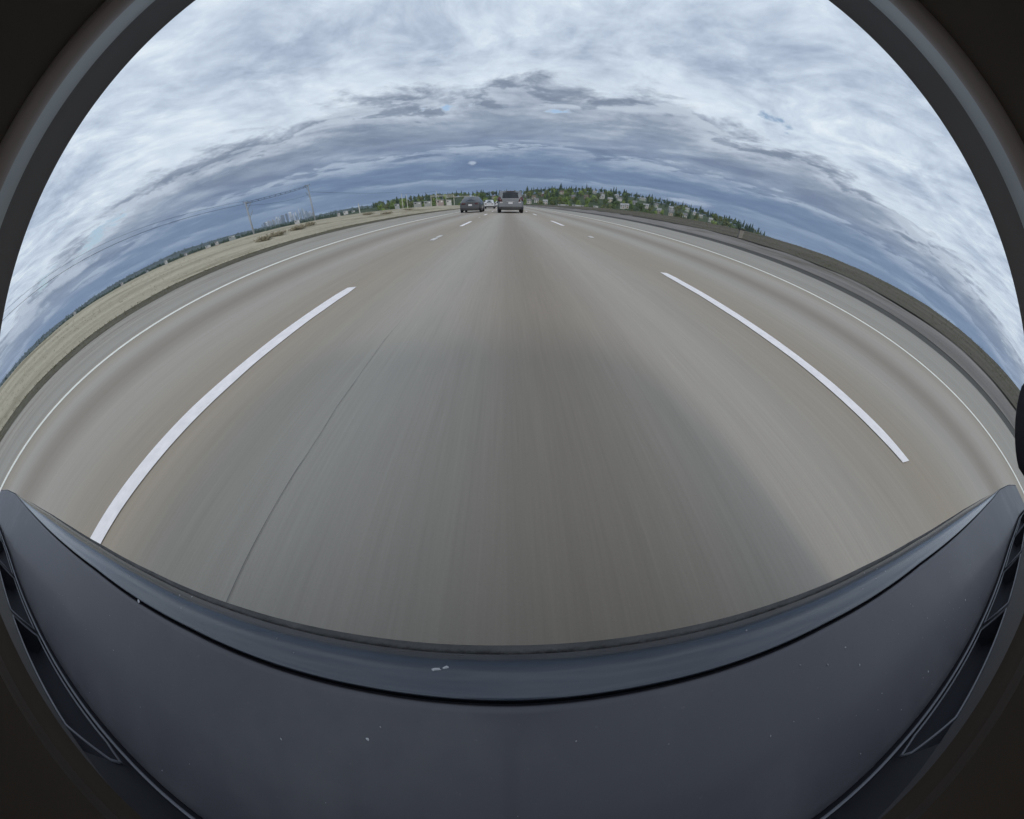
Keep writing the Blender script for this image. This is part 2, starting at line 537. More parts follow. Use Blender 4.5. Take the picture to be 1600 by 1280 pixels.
def lathe(prof, n=128, a0=0., a1=360.):
    m = MB()
    rows = []
    for j in range(n + 1):
        a = R(a0 + (a1 - a0) * j / n)
        rows.append([(r * math.cos(a), r * math.sin(a), z) for r, z in prof])
    m.grid(rows)
    return m


housing = empty('camera_housing', (0, 0, EYE))
housing.matrix_world = Matrix.Translation((0, 0, EYE)) @ Matrix((-AX, AY, AF)).transposed().to_4x4() @ Matrix.Scale(.5, 4)
tag(housing, 'dark round camera face with stepped bezel rings framing the whole view', 'camera housing')


def zt(r, deg):
    """depth of a ring of radius r that the lens sees at deg from its axis"""
    return -r * math.tan(R(deg - 90))


def rim_shift(a):
    """the face is cut lower on its under side: degrees added to every ring there"""
    dn = -math.sin(R(a))
    return 7.0 * max(0., min(1., (dn - .13) / .22)) ** 1.3


def ring_band(name, m, prof, a0, a1, n=120):
    rows = []
    for j in range(n + 1):
        a = a0 + (a1 - a0) * j / n
        row = []
        for r_, deg, k in prof:
            z = zt(r_, deg + k * rim_shift(a))
            row.append((r_ * math.cos(R(a)), r_ * math.sin(R(a)), z))
        rows.append(row)
    return MB().grid(rows).build(name, m, housing, True)


lathe([(.0005, -.0105), (.010, -.0100), (.0205, zt(.0205, 103.))]).build('lens_well', BLACKB, housing, True)
for a0_, a1_, mb, mm_, mc in ((-3, 183, BROWNB, GREYB, CHAR), (183, 357, BLACKB, BLACKB, BLACKB)):  # lower half of the rings in black: its shade is put into the colour
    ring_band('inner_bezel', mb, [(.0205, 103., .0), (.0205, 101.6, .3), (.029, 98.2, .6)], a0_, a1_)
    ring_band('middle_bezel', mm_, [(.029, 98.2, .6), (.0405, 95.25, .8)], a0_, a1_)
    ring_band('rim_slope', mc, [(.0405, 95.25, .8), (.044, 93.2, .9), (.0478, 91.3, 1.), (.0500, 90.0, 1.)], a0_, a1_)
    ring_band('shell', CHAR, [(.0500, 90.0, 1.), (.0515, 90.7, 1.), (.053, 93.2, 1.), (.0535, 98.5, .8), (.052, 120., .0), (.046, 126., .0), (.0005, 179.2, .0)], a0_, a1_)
# a soft rubber tab on the right side of the shell
m = MB()
rows = []
for j in range(13):
    a = R(-7.5 + 11 * j / 12)
    wdt = math.sin(math.pi * j / 12) ** .5
    rows.append([(-r_ * math.cos(a), r_ * math.sin(a), z_) for r_, z_ in ((.0495 - .001 * wdt, -.004), (.0490 - .0008 * wdt, .0001 + .0021 * wdt), (.0505, .0001 + .0023 * wdt), (.052, -.004))])
m.grid(rows).build('rubber_tab', mat('black_rubber', (.022, .020, .030), .6), housing, True)
# ================================================================== THE CAR THE CAMERA RIDES ON
PAINT = mat('dark_grey_blue_paint', (.058, .054, .064), .48, .14, 5., spec=.5, coat=.08)
k = NG.__new__(NG); k.t = PAINT.node_tree; k.n = k.t.nodes; k.l = k.t.links
pb = [q for q in k.n if q.type == 'BSDF_PRINCIPLED'][0]
base = pb.inputs['Base Color'].links[0].from_socket
tc_ = k.new('ShaderNodeTexCoord')
film = k.noise(tc_.outputs['Object'], 14., 5, .65)
fleck = k.noise(tc_.outputs['Object'], 420., 3, .7)
du = k.m('ADD', k.m('MULTIPLY', k.sstep(film, .42, .72), .10), k.m('MULTIPLY', k.sstep(fleck, .66, .78), .16))
k.l.new(k.mix(du, base, (.30, .29, .28)), pb.inputs['Base Color'])
k.l.new(k.m('ADD', k.m('MULTIPLY', film, .35), .30), pb.inputs['Roughness'])
GLOSS = mat('gloss_blue_grey_lip', (0.031, 0.037, 0.050), .16, .25, 9., coat=.6, vscale=(1, 6, 1))
TRIM = mat('dusty_black_rubber', (.070, .066, .064), .85, .25, 60., bump=.3)
GROOVE = mat('groove_black', (.018, .018, .024), .7, spec=.2)
DIRT = mat('dried_dirt', (.42, .41, .42), .9, .3, 80.)
GLASS = mat('dark_car_glass', (.012, .014, .017), .06, .1, 2., spec=.6)
BLACKP = mat('black_plastic', (.02, .02, .022), .6)

DD = .10
HZ = EYE - DD
EDGE = [(0, .096), (.5, .093), (1.1, .086), (1.8, .072), (2.5, .042), (3.3, -.012), (4, -.07), (5, -.18), (6, -.31), (7, -.46), (8.0, -.68), (8.8, -1.0), (9.2, -1.4), (9.35, -2.2)]
CREA = [(0, -.069), (.37, -.066), (1.2, -.073), (2.2, -.105), (3.05, -.16), (4.5, -.255), (5.3, -.31), (6, -.355), (7, -.50), (8.0, -.72), (8.8, -1.04), (9.2, -1.44), (9.35, -2.24)]
xs = []
for j in range(-60, 61):
    u = j / 60
    xs.append(9.35 * math.copysign(abs(u) ** 1.15, u))
own = empty('car', (0, 0, 0))
tag(own, 'dark grey car nose with rubber edged ledge and slotted grille, under the camera', 'car')
roughn = [rnd.uniform(-1, 1) for _ in range(400)]


def smooth(t):
    t = max(0., min(1., t)); return t * t * (3 - 2 * t)


def lip_z(x, y):
    c = interp(CREA, abs(x)); e = interp(EDGE, abs(x))
    t = max(0., min(1., (y - c) / max(1e-4, e - c)))
    return HZ - DD * (.02 * t + .10 * t * t)


# ledge: the flat panel from the crease back to the grille
REAR = [(0, -.80), (1.5, -.80), (2.2, -.82), (3.3, -.845), (4.8, -.87), (6.5, -.98), (7.4, -1.12), (8.2, -1.4), (9.35, -2.8)]
rows = []
for t in (0, .012, .04, .1, .2, .35, .5, .65, .8, .92, .97, .985, 1.):
    row = []
    for x in xs:
        c = interp(CREA, abs(x)) - .011 * max(.2, 1 - abs(x) / 7.)
        y = (c * (1 - t) + interp(REAR, abs(x)) * t) * DD
        side = smooth((abs(x) - 7.8) / 1.6)
        z = HZ - side * .05 - (.0022 if t == 0 else 0) - (.0030 if t == 1. else .0006 if t == .985 else 0)
        row.append((x * DD, y, z))
    rows.append(row)
MB().grid(rows).build('ledge', PAINT, own, True)


def gy(x):
    return interp(REAR, abs(x) / DD) * DD


# shut line, sill bead and grille wall behind the ledge
GRX = [x * DD for x in xs if abs(x) < 8.6]
MB().grid([[(x, gy(x) + o_, HZ + dz_) for x in GRX] for o_, dz_ in ((.0002, -.003), (-.0005, -.008), (-.0022, -.008), (-.0026, -.001))]).build('shut_line', GROOVE, own, True)
BEAD = mat('satin_grille_bead', (.13, .13, .145), .4, .1, 20.)
MB().grid([[(x, gy(x) + o_, HZ + dz_) for x in GRX] for o_, dz_ in ((-.0026, -.001), (-.0029, .0006), (-.0036, .0008), (-.0042, -.0005))]).build('sill_bead', BEAD, own, True)
WALLB = mat('grille_black', (.020, .020, .024), .38, .2, 12.)
WY = -.0046                                     # the wall's face lies this far behind the ledge's rear edge
ZS0, ZS1 = HZ + .0035, HZ + .027                # slots between these heights
slots = []
for x0, x1 in ((.140, .274), (.284, .392), (.402, .52), (.53, .66)):
    slots += [(x0, x1), (-x1, -x0)]
# wall above the slots and solid strips between them
MB().grid([[(x, gy(x) + WY + o_, z) for x in GRX] for o_, z in ((0., ZS1), (-.001, ZS1 + .004), (-.004, ZS1 + .02), (-.007, HZ + .09), (-.012, HZ + .135), (-.03, HZ + .15))]).build('grille_wall', WALLB, own, True)
edges = sorted([(-.90, -.66), (.66, .90), (-.140, .140)] + [(s_ * a if s_ > 0 else -b, s_ * b if s_ > 0 else -a) for s_ in (-1, 1) for a, b in ((.274, .284), (.392, .402), (.52, .53))])
for a, b in edges:
    n_ = max(2, int((b - a) / .02))
    MB().grid([[(a + (b - a) * j / n_, gy(a + (b - a) * j / n_) + WY, z) for j in range(n_ + 1)] for z in (HZ - .004, ZS0, ZS1)]).build('grille_web', WALLB, own, True)
for a, b in slots:
    n_ = 8
    X = [a + (b - a) * j / n_ for j in range(n_ + 1)]
    sl = MB().grid([[(x, gy(x) + WY - dd_, z) for x in X] for dd_, z in ((0, ZS0 - .006), (.012, ZS0 - .002), (.016, (ZS0 + ZS1) / 2), (.012, ZS1), (0, ZS1 + .0004))]).build('grille_slot', GROOVE, own, True)
    for xe in (a, b):
        MB().grid([[(xe, gy(xe) + WY - .0165, z), (xe, gy(xe) + WY, z)] for z in (ZS0 - .006, ZS1 + .0004)]).build('slot_end', WALLB, sl)
    # rounded bead round each slot
    ring = [(x, ZS0) for x in X] + [(b + math.copysign(.0, b), (ZS0 + ZS1) / 2)] + [(x, ZS1) for x in reversed(X)] + [(a, (ZS0 + ZS1) / 2)]
    inner = min(abs(a), abs(b))
    pts_ = []
    for x, z in ring + ring[:2]:
        if abs(abs(x) - inner) < 1e-6 and inner < .15:          # tapered inner end
            z = (ZS0 + ZS1) / 2 - .006 + (z - (ZS0 + ZS1) / 2) * .25
        pts_.append((x, gy(x) + WY + .0006, z))
    MB().tube(pts_, .0008, 5).build('slot_bead', BEAD, sl, True)
# hood above the grille, up to the windscreen
rows = []
for t in (0, .02, .06, .12, .2, .34, .5, .7, .9, 1.):
    row = []
    for x in xs:
        if abs(x) > 8.6:
            x = math.copysign(8.6 + (abs(x) - 8.6) * .9, x)
        y0_ = interp(REAR, abs(x)) * DD - .034
        z = HZ + .15 + .21 * smooth(t) ** .8 - smooth((abs(x) - 7.4) / 1.9) * .10 * (1 - .5 * t)
        row.append((x * DD * (1 - .06 * t), y0_ * (1 - t) - 1.15 * t, z))
    rows.append(row)
MB().grid(rows).build('hood', PAINT, own, True)
# groove between hood and lip, sunk 6 mm
rows = [[], [], [], []]
for x in xs:
    c = interp(CREA, abs(x)); w = .011 * max(.2, 1 - abs(x) / 7.)
    for r_, yy, zz in ((rows[0], c - w - .002, HZ - .0005), (rows[1], c - w * .9, HZ - .006), (rows[2], c - w * .1, HZ - .006), (rows[3], c + .002, HZ - .0008)):
        r_.append((x * DD, yy * DD, zz - smooth((abs(x) - 7.8) / 1.6) * .05))
MB().grid(rows).build('groove', GROOVE, own, True)
# the glossy lip in front of the groove
rows = []
for t in (0., .03, .08, .2, .35, .5, .65, .8, .9, 1.):
    row = []
    for x in xs:
        c = interp(CREA, abs(x)); e = interp(EDGE, abs(x)) - .032 * max(.3, 1 - abs(x) / 9)
        y = c + (e - c) * t
        z = lip_z(x, y) - smooth((abs(x) - 7.8) / 1.6) * .05 + (.0006 * math.sin(min(1, t / .08) * math.pi))
        row.append((x * DD, y * DD, z))
    rows.append(row)
MB().grid(rows).build('lip', GLOSS, own, True)
# dusty rubber edge strip with a ragged inner side
rows = [[], [], [], [], []]
for i in range(321):
    u = (i - 160) / 160
    x = 9.3 * math.copysign(abs(u) ** 1.1, u)
    e = interp(EDGE, abs(x)); w = .036 * max(.45, 1 - abs(x) / 14)
    rg = roughn[i] * .0035 * (1 if -.5 < x < 3 else .35)
    zz = lip_z(x, e) - smooth((abs(x) - 7.8) / 1.6) * .05
    for r_, yy, z in ((rows[0], e - w + rg, zz - .001), (rows[1], e - w + rg + .004, zz + .0016), (rows[2], e - .006, zz + .0016), (rows[3], e, zz), (rows[4], e - .02, zz - .012)):
        r_.append((x * DD, yy * DD, z))
MB().grid(rows).build('rubber_edge_strip', TRIM, own, True)
# front fascia below the lip, grille slot, lamps
rows = []
for k, (dz_, dy_) in enumerate(((-.012, -.02), (-.06, -.06), (-.12, -.25), (-.2, -.2), (-.3, -.4), (-.36, -1.0))):
    rows.append([(x * DD, (interp(EDGE, abs(x)) + dy_) * DD, HZ - .012 + dz_ - smooth((abs(x) - 7.8) / 1.6) * .02) for x in xs])
MB().grid(rows).build('front_fascia', PAINT, own, True)
for s in (-1, 1):
    MB().grid([[(s * .855, gy(.855) + WY - .001, z), (s * .905, gy(.905) - .03, z), (s * .938, -.285, z - .01), (s * .94, -.40, z - .02)] for z in (.46, .54, .60, .655)]).build('corner_panel', PAINT, own, True)
# flanks, windscreen, roof and cabin sides
for s in (-1, 1):
    w = .935
    MB().grid([[(s * w, -.26, .58), (s * w, -.6, .68), (s * .90, -1.15, .86), (s * .88, -2.2, .9), (s * .88, -3.4, .92), (s * .84, -4.2, .85)],
               [(s * .95, -.22, .40), (s * .96, -.6, .45), (s * .97, -1.15, .6), (s * .97, -2.2, .6), (s * .97, -3.4, .62), (s * .92, -4.2, .6)],
               [(s * .93, -.22, .2), (s * .95, -.6, .2), (s * .95, -1.15, .2), (s * .95, -2.2, .2), (s * .95, -3.4, .2), (s * .9, -4.2, .3)]]).build('flank', PAINT, own, True)
    MB().grid([[(s * .89, -1.2, .88), (s * .88, -2.2, .9), (s * .88, -3.4, .92), (s * .84, -4.1, .86)], [(s * .56, -1.85, 1.40), (s * .57, -2.4, 1.45), (s * .55, -3.2, 1.38), (s * .52, -3.6, 1.25)]]).build('side_window', GLASS, own, True)
    for yy in (-.62, -3.35):
        MB().tube([(s * .73, yy, .34), (s * .95, yy, .34)], .34, 24).build('tyre', BLACKP, own, True)
MB().grid([[(-.86, -1.15, .905), (-.4, -1.09, .93), (0, -1.07, .935), (.4, -1.09, .93), (.86, -1.15, .905)], [(-.56, -1.85, 1.40), (-.28, -1.8, 1.43), (0, -1.78, 1.44), (.28, -1.8, 1.43), (.56, -1.85, 1.40)]]).build('windscreen', GLASS, own, True)
MB().grid([[(-.56, -1.85, 1.40), (-.28, -1.8, 1.43), (0, -1.78, 1.44), (.28, -1.8, 1.43), (.56, -1.85, 1.40)], [(-.57, -2.4, 1.45), (-.3, -2.4, 1.48), (0, -2.4, 1.49), (.3, -2.4, 1.48), (.57, -2.4, 1.45)], [(-.55, -3.2, 1.38), (-.3, -3.2, 1.42), (0, -3.2, 1.43), (.3, -3.2, 1.42), (.55, -3.2, 1.38)], [(-.84, -4.2, .9), (-.4, -4.25, .92), (0, -4.26, .93), (.4, -4.25, .92), (.84, -4.2, .9)]]).build('roof', PAINT, own, True)
MB().grid([[(-.84, -4.2, .9), (.84, -4.2, .9)], [(-.9, -4.25, .3), (.9, -4.25, .3)]]).build('tail', PAINT, own, True)
# bracket that carries the camera on the hood
br = MB()
bp = cam.matrix_world @ Vector((0, .0, -.0))
b0 = Vector((0, 0, EYE)) - AF * .017
br.tube([b0, (0, -.05, EYE + .004), (0, -.094, EYE - .02)], [.005, .004, .004], 10)
br.box(-.015, .015, -.098, -.089, EYE - .035, EYE - .005)
bpy.context.view_layer.update()
bracket = br.build('bracket', BLACKP, housing)
bracket.matrix_parent_inverse = housing.matrix_world.inverted()


def blob(m, x, y, z, rx, ry, h, ang=0., n=9, seed=0):
    r_ = random.Random(seed)
    ring = []
    for j in range(n):
        a = 2 * math.pi * j / n
        f = r_.uniform(.6, 1.2)
        u, w = rx * f * math.cos(a), ry * f * math.sin(a)
        ring.append((x + u * math.cos(ang) - w * math.sin(ang), y + u * math.sin(ang) + w * math.cos(ang), z))
    for a, b in zip(ring, ring[1:] + ring[:1]):
        m.tri(a, b, (x, y, z + h))


m = MB()
blob(m, -.225 * DD, .009 * DD, lip_z(-.22, .01) + .00015, .0018, .0006, .0004, .25, 11, 3)
blob(m, -.195 * DD, .018 * DD, lip_z(-.2, .018) + .00015, .0012, .0006, .0004, .3, 11, 4)
m.build('bird_dropping', DIRT, own)
m = MB()
for i, (x, y, s) in enumerate(((-1.615, -.094, 1.5), (-.392, -.211, .8), (-.666, -.29, .5), (.175, -.188, .4), (1.845, -.632, 1.2), (2.662, -.567, .9), (.984, -.168, .6), (1.3, -.3, .8), (1.25, -.2, .7), (1.12, -.22, .6))):
    blob(m, x * DD, y * DD, HZ + .0002, .0009 * s, .0005 * s, .0004, rnd.uniform(0, 3), 9, i)
for i in range(70):
    x = rnd.uniform(-3, 3.2); y = rnd.uniform(-.74, -.12 - abs(x) * .05)
    s = rnd.uniform(.12, .42)
    blob(m, x * DD, y * DD, HZ + .0002, .0009 * s, .0006 * s, .0003, rnd.uniform(0, 3), 7, 50 + i)
for i in range(14):
    x = rnd.uniform(-2, 2); y = rnd.uniform(-.04, .05)
    s = rnd.uniform(.12, .4)
    blob(m, x * DD, y * DD, lip_z(x, y) + .0002, .0009 * s, .0006 * s, .0003, rnd.uniform(0, 3), 7, 150 + i)
sp = m.build('dirt_specks', DIRT, own)
sp['kind'] = 'stuff'

# ================================================================== TRAFFIC
TYRE = mat('tyre_rubber', (.018, .018, .019), .85, .2, 30.)
RIM = mat('alloy_rim', (.30, .30, .31), .35, .1, 20., metal=.8)
REDL = mat('red_lamp_lens', (.075, .022, .026), .2, .1, 20., spec=.6)
CLEARL = mat('clear_lamp_lens', (.45, .43, .45), .2, .1, 20.)
PLATE = mat('plate_white', (.50, .50, .53), .5, .05, 30.)


def make_car(name, label, loc, rz, paint, L, W, zs, zb, zt, tail, roof0, roof1, wscreen, tw, tall=False, cladding=None, lamp=None):
    """tail, roof0, roof1, wscreen: distances from the rear bumper of rear-glass base, roof rear, roof front, windscreen base"""
    c = empty(name, loc, rz)
    tag(c, label, 'car', 'cars driving ahead on the road')
    w = W / 2
    st = [(0, .84, .0), (.05, .90, .0), (.18, .955, 0), (.5, .99, 0), (1.2, 1., 0), (L * .5, 1., 0), (L - 1.1, .99, 0), (L - .45, .94, -.05), (L - .15, .85, -.13), (L, .72, -.2)]
    rows = []
    for y, f, dz_ in st:
        rear = max(0., 1 - y / .12)
        sec = [(0, zs), (w * .90, zs), (w * .97, zs + .12), (w, zs + (zb - zs) * .45), (w * .985, zs + (zb - zs) * .8), (w * .93, zb + dz_), (w * .5, zb + dz_ + .02), (0, zb + dz_ + .025)]
        pts_ = [(x * f, y, z) for x, z in sec]
        rows.append([(-x, y_, z) for x, y_, z in reversed(pts_)] + pts_[1:])
    m = MB(); m.grid(rows)
    n = len(rows[0])
    for r_, rev in ((rows[0], False), (rows[-1], True)):
        i = len(m.v); m.v += r_; idx = list(range(i, i + n))
        m.f.append(tuple(idx if rev else reversed(idx)))
    bev(m.build('body', paint, c, True), .02)
    # greenhouse: pillars and roof
    wb, wt = w * .92, w * tw
    ring = [(tail, wb, zb), (tail + (roof0 - tail) * .5, (wb + wt) / 2, (zb + zt) / 2 + .02), (roof0, wt, zt - .05), (roof0 + .12, wt, zt - .01), ((roof0 + roof1) / 2, wt, zt), (roof1, wt * .97, zt - .03), ((roof1 + wscreen) / 2, (wb + wt) / 2 * .97, (zb + zt) / 2 + .06), (wscreen, wb * .95, zb)]
    rows = []
    for y, ww, z in ring:
        yb = min(max(y, tail), wscreen)
        rows.append([(-wb, yb, zb - .03), (-(wb + ww) / 2, y, (zb + z) / 2), (-ww, y, z - .03), (-ww * .86, y, z + .015), (0, y, z + .035), (ww * .86, y, z + .015), (ww, y, z - .03), ((wb + ww) / 2, y, (zb + z) / 2), (wb, yb, zb - .03)])
    m = MB(); m.grid(rows)
    m.build('cabin', paint, c, True)
    g0 = .14
    # windows lie 6 mm proud of the cabin
    def lerp(a, b, t):
        return a + (b - a) * t
    rw = []
    for t in (.16, .5, .88):
        ww = lerp(wb, wt, t) * .88; y = lerp(tail, roof0, t) - .03; z = lerp(zb, zt - .05, t) + (.02 if t == .5 else 0) + .02
        rw.append([(-ww, y + .05, z - .02), (-ww * .6, y, z), (0, y - .02, z + .01), (ww * .6, y, z), (ww, y + .05, z - .02)])
    MB().grid(rw).build('rear_window', GLASS, c, True)
    fw = []
    for t in (.1, .5, .92):
        ww = lerp(wb, wt, t) * .88; y = lerp(wscreen, roof1, t) + .03; z = lerp(zb, zt - .03, t) + .03
        fw.append([(-ww, y, z), (0, y + .04, z + .03), (ww, y, z)])
    MB().grid(fw).build('windscreen', GLASS, c, True)
    for s in (-1, 1):
        for (ya, yb2, ta, tb) in ((tail + (.28 if tall else .45), (roof0 + roof1) / 2 - .03, roof0 + .10, (roof0 + roof1) / 2 - .03), ((roof0 + roof1) / 2 + .05, wscreen - .32, (roof0 + roof1) / 2 + .05, roof1 - .02)):
            x0, x1 = s * (wb + .006), s * (lerp(wb, wt, .88) + .01)
            MB().grid([[(x0, ya, zb + .05), (x0, yb2, zb + .05)], [(x1, ta, zt - .12), (x1, tb, zt - .12)]]).build('side_window', GLASS, c)
        # wheels
        for y in (.82, L - .92):
            rr = .36 if tall else .33
            x1 = s * (w - .005); x0 = s * (w - .235)
            ty = MB().tube([(x0, y, rr), (x0 + s * .03, y, rr), (x1 - s * .03, y, rr), (x1, y, rr)], [rr * .94, rr, rr, rr * .93], 28).build('tyre', TYRE, c, True)
            ri = MB()
            ri.tube([(x1 - s * .02, y, rr), (x1 + s * .006, y, rr)], rr * .62, 20)
            for k in range(5):
                a = 2 * math.pi * k / 5
                ri.tube([(x1 + s * .006, y, rr), (x1 + s * .008, y + math.cos(a) * rr * .58, rr + math.sin(a) * rr * .58)], .03, 5)
            ri.build('rim', RIM, ty)
        # mirrors
        mm = MB(); mm.tube([(s * w * .93, wscreen - .35, zb + .08), (s * (w + .06), wscreen - .38, zb + .10)], .03, 6)
        mm.box(min(s * (w + .02), s * (w + .18)), max(s * (w + .02), s * (w + .18)), wscreen - .45, wscreen - .33, zb + .02, zb + .17)
        bev(mm.build('mirror', paint, c), .02)
        # tail lamps wrap the corner
        lm = MB()
        if tall:
            z0_, z1_ = zb - .16, zb + .22
            lm.grid([[(s * w * .60, -.02, z0_), (s * w * .80, .015, z0_), (s * w * .93, .10, z0_ + .02)], [(s * w * .66, -.025, (z0_ + z1_) / 2), (s * w * .86, .02, (z0_ + z1_) / 2), (s * w * .965, .12, (z0_ + z1_) / 2)], [(s * w * .78, .02, z1_), (s * w * .86, .05, z1_), (s * w * .93, .16, z1_)]])
        else:
            z0_, z1_ = zb - .20, zb - .05
            lm.grid([[(s * w * .42, -.03, z0_ + .02), (s * w * .72, .0, z0_), (s * w * .93, .12, z0_ + .02)], [(s * w * .40, -.035, z1_ - .02), (s * w * .72, .0, z1_), (s * w * .945, .14, z1_)]])
        tl = lm.build('tail_lamp', REDL if lamp is None else lamp, c, True)
        sol = tl.modifiers.new('thick', 'SOLIDIFY'); sol.thickness = .03
        if tall:
            MB().box(*sorted((s * w * .60, s * w * .80)), -.03, .01, zb - .26, zb - .17).build('reversing_lamp', CLEARL, tl)
        ex = MB().tube([(s * w * .55, -.02, zs + .03), (s * w * .55, .25, zs + .03)], .04, 10).build('exhaust_pipe', RIM, c, True)
    # bumper, plate, tailgate line, handle
    cl = cladding or BLACKP
    rows = []
    for z in (zs - .03, zs + .06, zs + .14, zs + .19):
        o_ = .035 if z < zs + .17 else .01
        rows.append([(-w * .93, .26, z), (-w * .905, .06 - o_, z), (-w * .7, -.01 - o_, z), (0, -.03 - o_, z), (w * .7, -.01 - o_, z), (w * .905, .06 - o_, z), (w * .93, .26, z)])
    MB().grid(rows).build('rear_bumper', cl, c, True)
    zp = zb - .34 if tall else zb - .32
    MB().box(-.17, .17, -.045, -.02, zp, zp + .16).build('licence_plate', PLATE, c)
    MB().box(-w * .30, w * .30, -.035, .0, zp + .18, zp + .215).build('tailgate_handle', RIM if tall else BLACKP, c)
    MB().box(-w * .35, w * .35, tail + .02 if not tall else roof0 - .12, tail + .06 if not tall else roof0 + .05, (zb + .012) if not tall else zt - .03, (zb + .03) if not tall else zt - .005).build('brake_lamp', REDL, c)
    MB().box(-w * .85, w * .85, .3, L - .4, zs - .08, zs + .02).build('underbody', BLACKP, c)
    if tall:
        for s in (-1, 1):
            rl = MB(); rl.tube([(s * wt * .88, roof0 + .2, zt + .02), (s * wt * .88, roof0 + .3, zt + .07), (s * wt * .88, roof1 - .2, zt + .07), (s * wt * .88, roof1 - .1, zt + .02)], .018, 6)
            rl.build('roof_rail', BLACKP, c)
        MB().box(-w * .5, w * .5, -.05, -.035, zs + .02, zs + .07).build('skid_plate', RIM, c)
    return c


SILV = mat('silver_grey_paint', (.138, .148, .165), .4, .06, 3., coat=.5)
DARKC = mat('graphite_paint', (.055, .058, .066), .35, .06, 3., coat=.5)
WHITEC = mat('white_paint_car', (.48, .49, .51), .4, .05, 3., coat=.4)
LAMPD = mat('smoked_lamp_lens', (.06, .018, .022), .2, .1, 20.)
suv = make_car('sport_utility_car', 'silver grey sport utility car directly ahead in the middle lane', (.22, 26.0, 0), 0., SILV, 5.0, 2.16, .32, 1.06, 1.74, .08, .30, 3.0, 3.9, .82, True)
sedan = make_car('hatchback_car', 'dark graphite low car in the left lane beside the silver one', (-3.50, 29.6, 0), 0., DARKC, 4.75, 2.06, .26, .93, 1.46, .35, 1.25, 2.5, 3.6, .68, False, lamp=LAMPD)
wcar = make_car('white_car', 'white car far ahead, seen between the dark and the silver car', (-3.3, 56., 0), 0., WHITEC, 4.7, 1.95, .28, .95, 1.50, .35, 1.1, 2.5, 3.5, .70, False)
car4 = make_car('white_van', 'small white car farthest ahead, half hidden behind the silver car', (-2.9, 98., 0), 0., WHITEC, 4.9, 2.0, .30, 1.0, 1.75, .15, .45, 3.0, 3.8, .76, True)

# ------------------------------------------------------------------ raised lane markers
MARK = mat('ceramic_marker', (.62, .58, .53), .4, .15, 40.)


def marker(x, y, label, n=1):
    o = empty('road_marker', (x, y, .001))
    tag(o, label, 'road marker', 'raised markers between the lane dashes')
    for k in range(n):
        m = MB()
        rows = []
        for t in range(7):
            a = t / 6 * math.pi
            rows.append([(.055 * (1 if abs(q) < .9 else .75) * -math.cos(a), k * .55 + .16 * q * (1.6 if n > 1 else 1.1), .004 + .018 * math.sin(a) * (1 - .8 * q * q)) for q in (-1, -.6, 0, .6, 1)])
        m.grid(rows)
        m.build('marker_button', MARK, o, True)
    return o


marker(-1.60, 6.55, 'pair of pale raised markers on the left lane line, nearest', 2)
marker(-1.58, 17.4, 'pale raised marker on the left lane line, beyond the second dash')
marker(2.0, 7.25, 'pale raised marker on the right lane line')

# ================================================================== POLES, GANTRIES AND CABLES
STEEL = mat('galvanised_steel', (.30, .31, .32), .55, .1, 2., metal=.2)
PALEP = mat('pale_concrete_pole', (.46, .45, .40), .8, .1, 1.)
WIRE = mat('dark_cable', (.05, .055, .06), .6)


def pole(name, label, az, dist, top_el, r0, cat='pole', m=PALEP, arm=None, base=-4.):
    p = at(az, 0, dist)
    h = EYE + dist * math.tan(R(top_el)) - base
    o = empty(name, (p.x, p.y, base))
    tag(o, label, cat, None)
    MB().tube([(0, 0, 0), (0, 0, .5), (0, 0, h)], [r0 * 1.25, r0, r0 * .75], 10).build('shaft', m, o, True)
    MB().tube([(0, 0, 0), (0, 0, .35)], r0 * 1.8, 10).build('footing', m, o)
    if arm:
        for ax_, az_ in arm:
            MB().tube([(0, 0, h - .6), (ax_ * .5, 0, h - .25), (ax_, 0, h - .2)], r0 * .35, 6).build('arm', m, o)
    else:
        MB().tube([(0, 0, h - .02), (0, 0, h + .12)], [r0 * .9, r0 * .3], 8).build('cap', m, o)
    return o


pole('lamp_post', 'lone pale post at the left edge of the wood', -25.95, 215., 1.95, .42)
pole('tall_pole', 'left one of two tall pale poles before the wood', -18.55, 250., 2.75, .26)
pole('tall_pole', 'right one of two tall pale poles before the wood', -17.75, 255., 2.6, .26)
pole('tall_pole', 'tall pale pole rising behind the steel portal frames', -12.55, 235., 2.72, .22)


def portal(label, az0, az1, dist, el0, el1, dist2=None):
    dist2 = dist2 or dist
    a = at(az0, el0, dist); b = at(az1, el1, dist2)
    o = empty('portal_frame', (a.x, a.y, -4.))
    tag(o, label, 'gantry', 'steel portal frames left of the road')
    for q in (a, b):
        MB().tube([(q.x - a.x, q.y - a.y, 0), (q.x - a.x, q.y - a.y, q.z + 4.)], .20, 8).build('leg', PALEP, o)
    A = Vector((0, 0, a.z + 4)); B = Vector((b.x - a.x, b.y - a.y, b.z + 4))
    m = MB()
    m.tube([A + Vector((0, 0, .1)), B + Vector((0, 0, .1))], .12, 6)
    m.tube([A - Vector((0, 0, .55)), B - Vector((0, 0, .55))], .10, 6)
    n = 9
    for k in range(n):
        p0 = A.lerp(B, k / n); p1 = A.lerp(B, (k + 1) / n)
        m.tube([p0 - Vector((0, 0, .55)), (p0 + p1) / 2 + Vector((0, 0, .1)), p1 - Vector((0, 0, .55))], .05, 4)
    m.build('truss_beam', PALEP, o)
    for t in (.33, .66):
        q = A.lerp(B, t)
        MB().box(q.x - .3, q.x + .3, q.y - .25, q.y + .05, q.z - 1.1, q.z - .6).build('hanger', STEEL, o)
    return o


portal('nearer steel portal frame left of the dark car', -13.55, -9.55, 235., 1.95, 1.9)
portal('farther steel portal frame just left of the dark car', -10.95, -6.0, 300., 1.62, 1.62)

